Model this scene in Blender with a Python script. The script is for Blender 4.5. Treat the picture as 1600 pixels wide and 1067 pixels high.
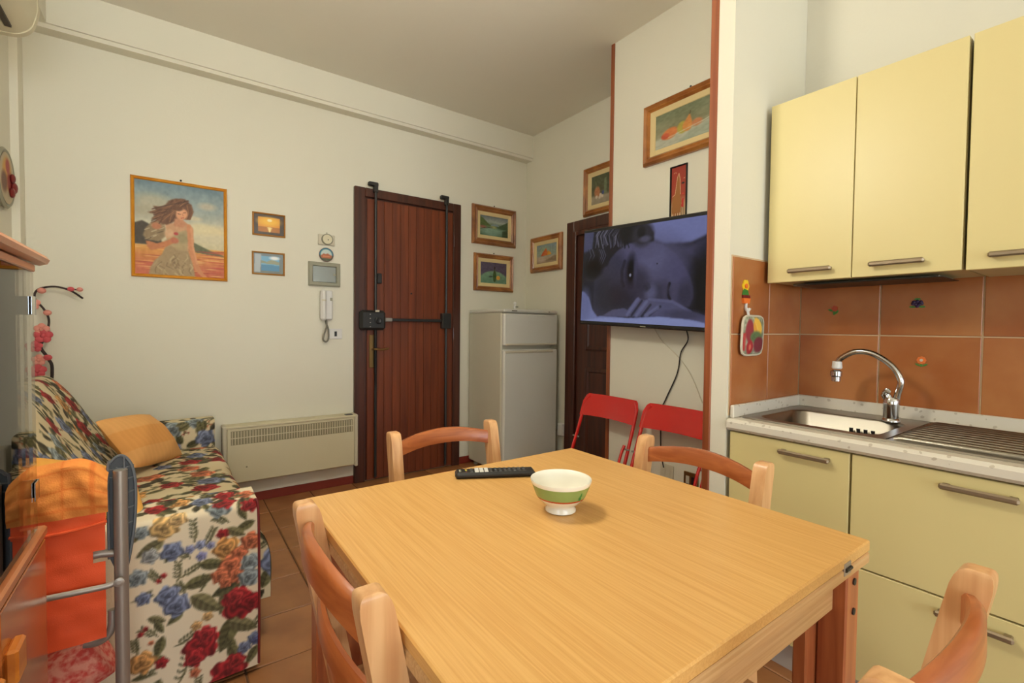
import bpy, bmesh, math, random
import numpy as np
from mathutils import Vector, Matrix

for o in list(bpy.data.objects):
    bpy.data.objects.remove(o, do_unlink=True)
S = bpy.context.scene
COL = S.collection
PI = math.pi
rnd = random.Random(7)

# ------------------------------------------------------------------ camera
yaw, pitch, roll, HC = 0.6244, -0.0284, 0.0104, 1.15
fv = Vector((math.sin(yaw)*math.cos(pitch), math.cos(yaw)*math.cos(pitch), math.sin(pitch)))
rv = Vector((math.cos(yaw), -math.sin(yaw), 0)); uv_ = rv.cross(fv)
r2 = rv*math.cos(roll) + uv_*math.sin(roll); u2 = -rv*math.sin(roll) + uv_*math.cos(roll)
cd = bpy.data.cameras.new('camera'); cam = bpy.data.objects.new('camera', cd); COL.objects.link(cam)
cam.matrix_world = Matrix(((r2.x, u2.x, -fv.x, 0), (r2.y, u2.y, -fv.y, 0), (r2.z, u2.z, -fv.z, HC), (0, 0, 0, 1)))
cd.sensor_width = 36.0; cd.lens = 735.4185/1600*36; cd.clip_start = 0.02; cd.clip_end = 60
S.camera = cam

# ------------------------------------------------------------------ light and exposure
S.view_settings.view_transform = 'Standard'; S.view_settings.look = 'None'
S.view_settings.gamma = 1.0; S.view_settings.use_curve_mapping = False
S.view_settings.exposure = 0.55
w = bpy.data.worlds.new('sky_world'); S.world = w; w.use_nodes = True
w.node_tree.nodes['Background'].inputs[0].default_value = (0.80, 0.88, 1.0, 1)
w.node_tree.nodes['Background'].inputs[1].default_value = 1.0
def area(name, loc, target, sx, sy, power, col):
    d = bpy.data.lights.new(name, 'AREA'); d.shape = 'RECTANGLE'; d.size = sx; d.size_y = sy
    d.energy = power; d.color = col
    o = bpy.data.objects.new(name, d); COL.objects.link(o); o.location = loc
    o.rotation_euler = (Vector(target)-Vector(loc)).to_track_quat('-Z', 'Z').to_euler()
    return o
YB = -5.00      # wall behind the camera, with the balcony window
XN, YR = -4.50, 0.74    # added, unseen widening that lets side light in: far side wall, return wall
E_BACK, E_SIDE, E_SUN, LAMP = 74.0, 28.0, 8.0, 50.0
LAMP_COL = (1.0, 0.95, 0.80)
area('window_daylight', (0.20, YB-0.03, 1.35), (0.20, 3.0, 1.35), 3.4, 1.9, E_BACK, (0.90, 1.0, 1.05))
area('side_fill_daylight', (XN-0.03, -2.50, 1.35), (3.0, -2.50, 1.35), 1.9, 1.9, E_SIDE, (0.90, 1.0, 1.08))  # fill light for TV wall and kitchen, through the added side window
sd = bpy.data.lights.new('sun', 'SUN'); sd.energy = E_SUN; sd.angle = 0.01; sd.color = (1.0, 0.95, 0.86)
so_ = bpy.data.objects.new('sun', sd); COL.objects.link(so_); so_.location = (0.3, -6, 5)
so_.rotation_euler = Vector((0.12, math.cos(math.radians(42)), -math.sin(math.radians(42)))).to_track_quat('-Z', 'Z').to_euler()

# ------------------------------------------------------------------ colour / material helpers
def lin(c):
    c = np.asarray(c, float)/255.0
    return np.where(c <= 0.04045, c/12.92, ((c+0.055)/1.055)**2.4)
def L4(c): return tuple(lin(c))+(1.0,)
MATS = {}
def new_mat(name):
    m = bpy.data.materials.new(name); m.use_nodes = True
    nt = m.node_tree; b = nt.nodes['Principled BSDF']
    MATS[name] = m
    return m, nt, b
def plain(name, col, rough=0.6, metal=0.0, var=0.05, vscale=6.0, bump=0.0, bscale=60.0, coat=0.0, spec=0.5):
    m, nt, b = new_mat(name)
    tc = nt.nodes.new('ShaderNodeTexCoord')
    n = nt.nodes.new('ShaderNodeTexNoise'); n.inputs['Scale'].default_value = vscale; n.inputs['Detail'].default_value = 3
    nt.links.new(tc.outputs['Object'], n.inputs['Vector'])
    mx = nt.nodes.new('ShaderNodeMix'); mx.data_type = 'RGBA'
    c = lin(col)
    mx.inputs[6].default_value = tuple(np.clip(c*(1-var), 0, 1))+(1,); mx.inputs[7].default_value = tuple(np.clip(c*(1+var), 0, 1))+(1,)
    nt.links.new(n.outputs['Fac'], mx.inputs[0]); nt.links.new(mx.outputs[2], b.inputs['Base Color'])
    b.inputs['Roughness'].default_value = rough; b.inputs['Metallic'].default_value = metal
    b.inputs['Coat Weight'].default_value = coat; b.inputs['Specular IOR Level'].default_value = spec
    if bump:
        n2 = nt.nodes.new('ShaderNodeTexNoise'); n2.inputs['Scale'].default_value = bscale; n2.inputs['Detail'].default_value = 4
        nt.links.new(tc.outputs['Object'], n2.inputs['Vector'])
        bp = nt.nodes.new('ShaderNodeBump'); bp.inputs['Strength'].default_value = bump; bp.inputs['Distance'].default_value = 0.01
        nt.links.new(n2.outputs['Fac'], bp.inputs['Height']); nt.links.new(bp.outputs['Normal'], b.inputs['Normal'])
    return m
def wood(name, light, dark, axis='x', along=2.0, across=40.0, rough=0.4, coat=0.15, bump=0.04, lo=0.35, hi=0.65):
    m, nt, b = new_mat(name)
    tc = nt.nodes.new('ShaderNodeTexCoord'); mp = nt.nodes.new('ShaderNodeMapping')
    sc = {'x': (along, across, across), 'y': (across, along, across), 'z': (across, across, along)}[axis]
    mp.inputs['Scale'].default_value = sc
    oi = nt.nodes.new('ShaderNodeObjectInfo')
    ad = nt.nodes.new('ShaderNodeVectorMath'); ad.operation = 'ADD'
    ml = nt.nodes.new('ShaderNodeMath'); ml.operation = 'MULTIPLY'; ml.inputs[1].default_value = 7.0
    nt.links.new(oi.outputs['Random'], ml.inputs[0])
    nt.links.new(tc.outputs['Object'], ad.inputs[0]); nt.links.new(ml.outputs[0], ad.inputs[1])
    nt.links.new(ad.outputs[0], mp.inputs['Vector'])
    n = nt.nodes.new('ShaderNodeTexNoise'); n.inputs['Scale'].default_value = 1.0; n.inputs['Detail'].default_value = 5; n.inputs['Distortion'].default_value = 0.6
    nt.links.new(mp.outputs['Vector'], n.inputs['Vector'])
    r = nt.nodes.new('ShaderNodeValToRGB'); r.color_ramp.elements[0].position = lo; r.color_ramp.elements[1].position = hi
    r.color_ramp.elements[0].color = L4(dark); r.color_ramp.elements[1].color = L4(light)
    nt.links.new(n.outputs['Fac'], r.inputs['Fac']); nt.links.new(r.outputs['Color'], b.inputs['Base Color'])
    b.inputs['Roughness'].default_value = rough; b.inputs['Coat Weight'].default_value = coat; b.inputs['Coat Roughness'].default_value = 0.15
    if bump:
        bp = nt.nodes.new('ShaderNodeBump'); bp.inputs['Strength'].default_value = bump; bp.inputs['Distance'].default_value = 0.005
        nt.links.new(n.outputs['Fac'], bp.inputs['Height']); nt.links.new(bp.outputs['Normal'], b.inputs['Normal'])
    return m
def vcol(name, rough=0.7, emit=0.0, bump=0.0, bscale=400, coat=0.0):
    """material that shows the printed / painted colours stored on the mesh"""
    m, nt, b = new_mat(name)
    a = nt.nodes.new('ShaderNodeAttribute'); a.attribute_name = 'print'
    if emit:
        b.inputs['Base Color'].default_value = (0.01, 0.01, 0.012, 1)
        nt.links.new(a.outputs['Color'], b.inputs['Emission Color']); b.inputs['Emission Strength'].default_value = emit
    else:
        nt.links.new(a.outputs['Color'], b.inputs['Base Color'])
    b.inputs['Roughness'].default_value = rough; b.inputs['Coat Weight'].default_value = coat; b.inputs['Coat Roughness'].default_value = 0.03
    if bump:
        tc = nt.nodes.new('ShaderNodeTexCoord'); n2 = nt.nodes.new('ShaderNodeTexNoise'); n2.inputs['Scale'].default_value = bscale
        nt.links.new(tc.outputs['Object'], n2.inputs['Vector'])
        bp = nt.nodes.new('ShaderNodeBump'); bp.inputs['Strength'].default_value = bump; bp.inputs['Distance'].default_value = 0.003
        nt.links.new(n2.outputs['Fac'], bp.inputs['Height']); nt.links.new(bp.outputs['Normal'], b.inputs['Normal'])
    return m
def pane_glass(name, tint, ior=1.5, rough=0.0):
    m, nt, b = new_mat(name); nt.nodes.remove(b)
    out = nt.nodes['Material Output']
    t = nt.nodes.new('ShaderNodeBsdfTransparent'); t.inputs[0].default_value = tuple(tint)+(1,)
    g = nt.nodes.new('ShaderNodeBsdfGlossy'); g.inputs['Roughness'].default_value = rough
    f = nt.nodes.new('ShaderNodeFresnel'); f.inputs['IOR'].default_value = ior
    mx = nt.nodes.new('ShaderNodeMixShader')
    nt.links.new(f.outputs[0], mx.inputs[0]); nt.links.new(t.outputs[0], mx.inputs[1]); nt.links.new(g.outputs[0], mx.inputs[2])
    nt.links.new(mx.outputs[0], out.inputs['Surface'])
    return m
def two_tone(name, ca, cb, scale, lo, hi, rough=0.4, rand=0.0, tex='noise', bump=0.0):
    m, nt, b = new_mat(name)
    tc = nt.nodes.new('ShaderNodeTexCoord'); oi = nt.nodes.new('ShaderNodeObjectInfo')
    ml = nt.nodes.new('ShaderNodeMath'); ml.operation = 'MULTIPLY'; ml.inputs[1].default_value = 31.0
    nt.links.new(oi.outputs['Random'], ml.inputs[0])
    ad = nt.nodes.new('ShaderNodeVectorMath'); ad.operation = 'ADD'
    nt.links.new(tc.outputs['Object'], ad.inputs[0]); nt.links.new(ml.outputs[0], ad.inputs[1])
    n = nt.nodes.new('ShaderNodeTexNoise'); n.inputs['Scale'].default_value = scale; n.inputs['Detail'].default_value = 4
    nt.links.new(ad.outputs[0], n.inputs['Vector'])
    r = nt.nodes.new('ShaderNodeValToRGB'); r.color_ramp.elements[0].position = lo; r.color_ramp.elements[1].position = hi
    r.color_ramp.elements[0].color = L4(ca); r.color_ramp.elements[1].color = L4(cb)
    nt.links.new(n.outputs['Fac'], r.inputs['Fac'])
    last = r.outputs['Color']
    if rand:
        hv = nt.nodes.new('ShaderNodeHueSaturation')
        mr = nt.nodes.new('ShaderNodeMapRange'); mr.inputs[3].default_value = 1-rand; mr.inputs[4].default_value = 1+rand
        nt.links.new(oi.outputs['Random'], mr.inputs[0]); nt.links.new(mr.outputs[0], hv.inputs['Value']); nt.links.new(last, hv.inputs['Color'])
        last = hv.outputs['Color']
    nt.links.new(last, b.inputs['Base Color']); b.inputs['Roughness'].default_value = rough
    if bump:
        bp = nt.nodes.new('ShaderNodeBump'); bp.inputs['Strength'].default_value = bump; bp.inputs['Distance'].default_value = 0.005
        nt.links.new(n.outputs['Fac'], bp.inputs['Height']); nt.links.new(bp.outputs['Normal'], b.inputs['Normal'])
    return m
def speckled(name, base, spot, scale=70, thr=0.17, rough=0.35):
    m, nt, b = new_mat(name)
    tc = nt.nodes.new('ShaderNodeTexCoord')
    n = nt.nodes.new('ShaderNodeTexNoise'); n.inputs['Scale'].default_value = 30
    nt.links.new(tc.outputs['Object'], n.inputs['Vector'])
    mxv = nt.nodes.new('ShaderNodeVectorMath'); mxv.operation = 'MULTIPLY_ADD'; mxv.inputs[1].default_value = (0.02, 0.02, 0.02)
    nt.links.new(n.outputs['Color'], mxv.inputs[0]); nt.links.new(tc.outputs['Object'], mxv.inputs[2])
    v = nt.nodes.new('ShaderNodeTexVoronoi'); v.inputs['Scale'].default_value = scale
    nt.links.new(mxv.outputs[0], v.inputs['Vector'])
    lt = nt.nodes.new('ShaderNodeMath'); lt.operation = 'LESS_THAN'; lt.inputs[1].default_value = thr
    nt.links.new(v.outputs['Distance'], lt.inputs[0])
    mx = nt.nodes.new('ShaderNodeMix'); mx.data_type = 'RGBA'; mx.inputs[6].default_value = L4(base); mx.inputs[7].default_value = L4(spot)
    nt.links.new(lt.outputs[0], mx.inputs[0]); nt.links.new(mx.outputs[2], b.inputs['Base Color']); b.inputs['Roughness'].default_value = rough
    return m

M_wall = plain('cream_wall_paint', (226, 222, 205), 0.85, var=0.015, vscale=3, bump=0.05, bscale=90)
M_ceil = plain('ceiling_paint', (232, 228, 214), 0.9, var=0.015, vscale=3)
M_tile = two_tone('terracotta_floor_tile', (148, 95, 56), (174, 119, 73), 5.0, 0.35, 0.7, 0.38, rand=0.10, bump=0.05)
M_grout = plain('floor_grout', (104, 74, 50), 0.9)
M_wtile = two_tone('ochre_wall_tile', (158, 88, 44), (182, 120, 70), 4.0, 0.30, 0.68, 0.25, rand=0.04)
M_wgrout = plain('wall_grout', (206, 178, 140), 0.9)
M_skirt = plain('red_skirting_tile', (128, 46, 34), 0.35, var=0.12)
M_doorwood = wood('mahogany_boards', (128, 60, 26), (92, 40, 16), 'z', 1.2, 26, 0.45, 0.1, lo=0.3, hi=0.72)
M_darkwood = wood('dark_frame_wood', (82, 40, 25), (58, 27, 17), 'z', 1.5, 30, 0.4, 0.2)
M_trim = wood('reddish_trim_wood', (158, 88, 50), (132, 66, 36), 'z', 1.5, 40, 0.35, 0.25)
M_black = plain('black_iron', (34, 34, 34), 0.45, var=0.15)
M_blackplastic = plain('black_plastic', (24, 24, 26), 0.4)
M_brass = plain('dull_brass', (140, 112, 70), 0.35, 0.9)
M_chrome = plain('chrome', (196, 196, 196), 0.12, 1.0, var=0.01)
M_steel = plain('brushed_steel', (146, 140, 130), 0.32, 1.0, var=0.03)
M_alu = plain('satin_aluminium', (168, 160, 150), 0.40, 0.55, var=0.03)
M_nickel = plain('satin_nickel_handle', (150, 134, 112), 0.42, 0.75, var=0.04)
M_white = plain('white_plastic', (222, 220, 216), 0.4, var=0.01)
M_offwhite = plain('aged_white_plastic', (206, 198, 176), 0.5, var=0.03)
M_rad = plain('cream_radiator_enamel', (214, 205, 174), 0.45, var=0.03)
M_radgrille = plain('radiator_grille_metal', (150, 142, 114), 0.5, 0.2)
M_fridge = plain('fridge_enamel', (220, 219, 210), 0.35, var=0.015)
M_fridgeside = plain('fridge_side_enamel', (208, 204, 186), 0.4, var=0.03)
M_yellow = plain('pale_yellow_laminate', (221, 206, 147), 0.40, var=0.012, vscale=2)
M_yellowedge = plain('cabinet_carcass_laminate', (190, 176, 132), 0.5)
M_plinth = plain('plinth_board', (190, 184, 178), 0.45)
M_counter = speckled('speckled_worktop', (220, 213, 198), (192, 182, 164), 42, 0.20)
M_hood = plain('hood_grey_metal', (140, 134, 118), 0.45, 0.3)
M_tablex = wood('oak_veneer_top', (228, 180, 110), (214, 160, 90), 'y', 5.0, 260, 0.36, 0.08, bump=0.02, lo=0.32, hi=0.66)
M_tableedge = wood('oak_edge_band', (214, 174, 122), (196, 150, 98), 'x', 3.0, 160, 0.45, 0.05)
M_beech = wood('varnished_beech', (228, 180, 128), (208, 152, 102), 'z', 3.0, 50, 0.34, 0.2)
M_beechred = wood('reddish_bent_beech', (188, 108, 58), (158, 82, 40), 'x', 3.0, 50, 0.32, 0.25)
M_legwood = wood('reddish_table_leg_wood', (186, 110, 66), (156, 84, 48), 'z', 3.0, 50, 0.38, 0.15)
M_red = plain('red_lacquer', (206, 30, 28), 0.22, var=0.03, coat=0.3)
M_ceramic = plain('glazed_ceramic', (240, 236, 222), 0.12, var=0.01, coat=0.5)
M_cgreen = plain('green_glaze_band', (138, 160, 92), 0.2, var=0.15, vscale=30)
M_cred = plain('red_glaze_line', (176, 72, 40), 0.2)
M_gilt = wood('gilt_frame_wood', (190, 126, 62), (140, 82, 36), 'x', 6, 6, 0.32, 0.3, bump=0)
M_giltdark = wood('brown_frame_wood', (160, 102, 54), (118, 68, 32), 'x', 6, 6, 0.36, 0.3, bump=0)
M_gold = plain('thin_gold_metal', (190, 140, 70), 0.35, 0.5)
M_yframe = wood('golden_pine_frame', (226, 158, 50), (206, 134, 34), 'x', 6, 6, 0.4, 0.1, bump=0)
M_liner = plain('cream_linen_liner', (220, 198, 146), 0.8, bump=0.1, bscale=400)
M_paint = vcol('oil_painting', 0.55)
M_photo = vcol('glazed_photo_print', 0.4, coat=0.25)
M_poster = vcol('satin_poster_print', 0.6)
M_screen = vcol('lit_screen', 0.12, emit=0.33)
M_screen.node_tree.nodes['Principled BSDF'].inputs['Specular IOR Level'].default_value = 0.2
M_floral = vcol('floral_cotton_print', 0.85, bump=0.15)
M_towelm = vcol('checked_orange_cotton', 0.9, bump=0.3, bscale=250)
M_cushy = vcol('orange_striped_cotton', 0.9, bump=0.2, bscale=250)
M_oxford = plain('orange_canvas', (240, 88, 38), 0.7, var=0.04, bump=0.1, bscale=500)
M_oxford2 = plain('orange_canvas_flap', (244, 94, 42), 0.7, var=0.04, bump=0.1, bscale=500)
M_greyplastic = plain('slate_grey_plastic', (70, 74, 78), 0.5)
M_greyrim = plain('slate_grey_rim_plastic', (98, 102, 106), 0.5)
M_honey = wood('honey_gloss_wood', (190, 112, 56), (150, 80, 34), 'y', 2, 30, 0.22, 0.35, bump=0)
M_honeyv = wood('honey_satin_wood', (192, 120, 70), (162, 90, 48), 'y', 2, 30, 0.35, 0.3, bump=0)
M_knob = wood('orange_wood_knob', (214, 134, 52), (190, 108, 36), 'y', 2, 30, 0.4, 0.2, bump=0)
M_sideglass = pane_glass('smoked_side_glass', (0.52, 0.48, 0.42), 1.45)
M_frontglass = pane_glass('clear_door_glass', (0.84, 0.82, 0.78), 1.38)
M_winglass = pane_glass('window_glass', (0.97, 0.98, 0.98), 1.45)
M_ac = plain('air_conditioner_shell', (206, 198, 170), 0.45, var=0.02)
M_acslot = plain('air_conditioner_slot', (60, 52, 44), 0.6)
M_branch = plain('dark_branch', (46, 30, 28), 0.7)
M_petal = plain('pink_silk_petal', (206, 84, 92), 0.75, var=0.2, vscale=40)
M_petalp = plain('pale_pink_silk_petal', (226, 150, 136), 0.75, var=0.15, vscale=40)
M_grey = plain('grey_green_plastic', (150, 148, 128), 0.5)
M_mirror = plain('silvered_cover_glass', (140, 146, 148), 0.15, 0.7, var=0.02)
M_cablegrey = plain('grey_cable', (120, 116, 104), 0.6)
M_clockface = plain('clock_face', (214, 206, 176), 0.5)
M_pinkfab = two_tone('pink_white_terry', (206, 76, 66), (226, 150, 130), 60, 0.4, 0.62, 0.9, bump=0.4)
M_ystick = plain('yellow_enamel', (240, 200, 40), 0.4)
M_ostick = plain('orange_enamel', (232, 120, 50), 0.4)
M_gstick = plain('green_enamel', (64, 128, 52), 0.4)
M_pstick = plain('dark_purple_enamel', (52, 34, 74), 0.35)
M_rstick = plain('dark_red_enamel', (120, 34, 34), 0.4)
M_pot = vcol('fruit_print_cotton', 0.85, bump=0.2)
M_buttons = plain('grey_rubber_button', (84, 84, 84), 0.6)

# ------------------------------------------------------------------ mesh helpers
class MB:
    def __init__(s): s.v = []; s.f = []; s.c = None
    def add(s, verts, faces):
        n = len(s.v); s.v.extend([tuple(p) for p in verts]); s.f.extend([tuple(i+n for i in f) for f in faces]); return s
    def box(s, x0, x1, y0, y1, z0, z1, b=0.0, M=None):
        if x0 > x1: x0, x1 = x1, x0
        if y0 > y1: y0, y1 = y1, y0
        if z0 > z1: z0, z1 = z1, z0
        b = min(b, (x1-x0)*.45, (y1-y0)*.45, (z1-z0)*.45)
        if b <= 0:
            V = [(x, y, z) for z in (z0, z1) for y in (y0, y1) for x in (x0, x1)]
            F = [(0, 2, 3, 1), (4, 5, 7, 6), (0, 1, 5, 4), (2, 6, 7, 3), (0, 4, 6, 2), (1, 3, 7, 5)]
        else:
            V = []; idx = {}
            for i, (x, sx) in enumerate(((x0, 1), (x1, -1))):
                for j, (y, sy) in enumerate(((y0, 1), (y1, -1))):
                    for k, (z, sz) in enumerate(((z0, 1), (z1, -1))):
                        for a, p in enumerate(((x, y+sy*b, z+sz*b), (x+sx*b, y, z+sz*b), (x+sx*b, y+sy*b, z))):
                            idx[i, j, k, a] = len(V); V.append(p)
            I = lambda i, j, k, a: idx[i, j, k, a]
            F = []
            for i in (0, 1):
                F.append((I(i,0,0,0), I(i,1,0,0), I(i,1,1,0), I(i,0,1,0)) if i else (I(i,0,0,0), I(i,0,1,0), I(i,1,1,0), I(i,1,0,0)))
                F.append((I(0,i,0,1), I(0,i,1,1), I(1,i,1,1), I(1,i,0,1)) if i else (I(0,i,0,1), I(1,i,0,1), I(1,i,1,1), I(0,i,1,1)))
                F.append((I(0,0,i,2), I(1,0,i,2), I(1,1,i,2), I(0,1,i,2)) if i else (I(0,0,i,2), I(0,1,i,2), I(1,1,i,2), I(1,0,i,2)))
            for j in (0, 1):
                for k in (0, 1):
                    F.append((I(0,j,k,1), I(1,j,k,1), I(1,j,k,2), I(0,j,k,2)))
                    F.append((I(j,0,k,0), I(j,1,k,0), I(j,1,k,2), I(j,0,k,2)))
                    F.append((I(j,k,0,0), I(j,k,1,0), I(j,k,1,1), I(j,k,0,1)))
                    for i in (0, 1): F.append((I(i,j,k,0), I(i,j,k,1), I(i,j,k,2)))
        if M is not None: V = [tuple(M @ Vector(p)) for p in V]
        return s.add(V, F)
    def tube(s, pts, r, n=10, cap=True, ry=None, ref=None, closed=False):
        pts = [Vector(p) for p in pts]; m = len(pts)
        rs = r if isinstance(r, (list, tuple)) else [r]*m
        V = []; prev = None
        for i, p in enumerate(pts):
            if closed: t = (pts[(i+1) % m]-pts[i-1])
            else: t = (pts[min(i+1, m-1)]-pts[max(i-1, 0)])
            t = t.normalized() if t.length > 1e-9 else Vector((0, 0, 1))
            a = Vector(ref) if ref is not None else (prev if prev is not None else (Vector((0, 0, 1)) if abs(t.z) < .9 else Vector((1, 0, 0))))
            a = (a-t*a.dot(t)).normalized(); bb = t.cross(a); prev = a
            for k in range(n):
                th = 2*PI*k/n; q = rs[i]; q2 = (ry if ry is not None else 1.0)
                V.append(p + a*(q*math.cos(th)) + bb*(q*q2*math.sin(th)))
        F = []
        for i in range(m if closed else m-1):
            i2 = (i+1) % m
            for k in range(n):
                k2 = (k+1) % n; F.append((i*n+k, i*n+k2, i2*n+k2, i2*n+k))
        if cap and not closed:
            F.append(tuple(range(n-1, -1, -1))); F.append(tuple((m-1)*n+k for k in range(n)))
        return s.add(V, F)
    def lathe(s, prof, c=(0, 0, 0), n=32, axis='z'):
        V = []; 
        for (r, h) in prof:
            for k in range(n):
                th = 2*PI*k/n; a, b = r*math.cos(th), r*math.sin(th)
                p = {'z': (a, b, h), 'y': (a, h, b), 'x': (h, a, b)}[axis]
                V.append((p[0]+c[0], p[1]+c[1], p[2]+c[2]))
        F = []
        for i in range(len(prof)-1):
            for k in range(n):
                k2 = (k+1) % n; F.append((i*n+k, i*n+k2, (i+1)*n+k2, (i+1)*n+k))
        F.append(tuple(range(n-1, -1, -1))); F.append(tuple((len(prof)-1)*n+k for k in range(n)))
        return s.add(V, F)
    def prism(s, poly, h0, h1, fn):
        """poly: list of 2D points, fn(u,v,h)->3D"""
        n = len(poly)
        V = [fn(u, v, h0) for u, v in poly]+[fn(u, v, h1) for u, v in poly]
        F = [tuple(range(n-1, -1, -1)), tuple(range(n, 2*n))]+[(i, (i+1) % n, n+(i+1) % n, n+i) for i in range(n)]
        return s.add(V, F)
    def grid(s, fn, nu, nv, colfn=None):
        us = np.linspace(0, 1, nu+1); vs = np.linspace(0, 1, nv+1)
        V = [fn(u, v) for v in vs for u in us]
        F = [(j*(nu+1)+i, j*(nu+1)+i+1, (j+1)*(nu+1)+i+1, (j+1)*(nu+1)+i) for j in range(nv) for i in range(nu)]
        s.add(V, F)
        if colfn is not None:
            U, W_ = np.meshgrid(us, vs); c = colfn(U.ravel(), W_.ravel())
            s.c = c if s.c is None else np.vstack([s.c, c])
        return s
    def sphere(s, c, r, n=8, m=6, sc=(1, 1, 1)):
        V = [(c[0], c[1], c[2]+r*sc[2])]
        for j in range(1, m):
            ph = PI*j/m
            for k in range(n):
                th = 2*PI*k/n
                V.append((c[0]+r*sc[0]*math.sin(ph)*math.cos(th), c[1]+r*sc[1]*math.sin(ph)*math.sin(th), c[2]+r*sc[2]*math.cos(ph)))
        V.append((c[0], c[1], c[2]-r*sc[2]))
        F = [(0, 1+k, 1+(k+1) % n) for k in range(n)]
        for j in range(m-2):
            for k in range(n):
                k2 = (k+1) % n; F.append((1+j*n+k, 1+(j+1)*n+k, 1+(j+1)*n+k2, 1+j*n+k2))
        e = len(V)-1
        F += [(e, 1+(m-2)*n+(k+1) % n, 1+(m-2)*n+k) for k in range(n)]
        return s.add(V, F)
    def xf(s, M): s.v = [tuple(M @ Vector(p)) for p in s.v]; return s

WM = {}
def mesh_from(mb, name, smooth):
    me = bpy.data.meshes.new(name); me.from_pydata(mb.v, [], mb.f); me.update()
    bm = bmesh.new(); bm.from_mesh(me); bmesh.ops.recalc_face_normals(bm, faces=bm.faces); bm.to_mesh(me); bm.free()
    if smooth:
        me.polygons.foreach_set('use_smooth', [True]*len(me.polygons))
        try: me.set_sharp_from_angle(angle=math.radians(smooth if smooth is not True else 40))
        except Exception: pass
    if mb.c is not None:
        ca = me.color_attributes.new('print', 'FLOAT_COLOR', 'POINT')
        arr = np.ones((len(mb.v), 4), np.float32); arr[:, :3] = lin(np.clip(mb.c, 0, 255))
        ca.data.foreach_set('color', arr.ravel())
    return me
def obj(name, mb, m, parent=None, smooth=False, world=True):
    """one mesh object; mb coordinates are world ones unless world=False (then the parent's)"""
    P = WM.get(parent.name, Matrix()) if parent else Matrix()
    if world and parent: mb = mb; mb.xf(P.inverted())
    me = mesh_from(mb, name, smooth); me.materials.append(m)
    o = bpy.data.objects.new(name, me); COL.objects.link(o)
    if parent: o.parent = parent
    WM[o.name] = P.copy()
    return o
def tag(o, label=None, cat=None, group=None, kind=None):
    for k, v in (('label', label), ('category', cat), ('group', group), ('kind', kind)):
        if v: o[k] = v
    return o
def thing(name, label, cat, loc=(0, 0, 0), rz=0.0, group=None, kind=None):
    o = bpy.data.objects.new(name, None); COL.objects.link(o); o.empty_display_size = 0.05
    o.location = loc; o.rotation_euler = (0, 0, rz)
    WM[o.name] = Matrix.Translation(loc) @ Matrix.Rotation(rz, 4, 'Z')
    return tag(o, label, cat, group, kind)
def struct(name, mb, m, parent=None, label=None):
    o = obj(name, mb, m, parent)
    if not parent: o['kind'] = 'structure'
    if label: o['label'] = label
    return o
def dup(root, loc, rz, label):
    r = root.copy(); COL.objects.link(r); r.location = loc; r.rotation_euler = (0, 0, rz); r['label'] = label
    WM[r.name] = Matrix.Translation(loc) @ Matrix.Rotation(rz, 4, 'Z')
    for ch in list(root.children):
        c = ch.copy(); COL.objects.link(c); c.parent = r
        for g in list(ch.children):
            d = g.copy(); COL.objects.link(d); d.parent = c
    return r
def bez(p0, p1, p2, p3, n=12):
    out = []
    for i in range(n+1):
        t = i/n; a = (1-t)
        out.append(Vector(p0)*a**3+Vector(p1)*3*a*a*t+Vector(p2)*3*a*t*t+Vector(p3)*t**3)
    return out
def smooth_path(pts, sub=6):
    P = [Vector(p) for p in pts]; out = []
    for i in range(len(P)-1):
        a = P[max(i-1, 0)]; b = P[i]; c = P[i+1]; d = P[min(i+2, len(P)-1)]
        for k in range(sub):
            t = k/sub
            out.append(0.5*((2*b)+(c-a)*t+(2*a-5*b+4*c-d)*t*t+(3*b-a-3*c+d)*t**3))
    out.append(P[-1]); return out

# wall bases: fn(u, v, d): u to the viewer's right, v up, d out of the wall
def on_far(Y): return lambda u, v, d: (u, Y-d, v)          # u = world x
def on_right(X): return lambda u, v, d: (X-d, u, v)        # u = world y
def on_left(X): return lambda u, v, d: (X+d, u, v)
def plate(mb, fn, u0, u1, v0, v1, d0, d1, b=0.0):
    t = MB().box(u0, u1, v0, v1, d0, d1, b)
    return mb.add([fn(*p) for p in t.v], t.f)
def ring(mb, fn, u0, u1, v0, v1, prof):
    """moulding: prof = [(inset, depth)] loops around a rectangle"""
    V = []
    for ins, d in prof:
        for (u, v) in ((u0+ins, v0+ins), (u1-ins, v0+ins), (u1-ins, v1-ins), (u0+ins, v1-ins)):
            V.append(fn(u, v, d))
    F = []
    for i in range(len(prof)-1):
        for k in range(4): F.append((i*4+k, i*4+(k+1) % 4, (i+1)*4+(k+1) % 4, (i+1)*4+k))
    return mb.add(V, F)

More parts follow.
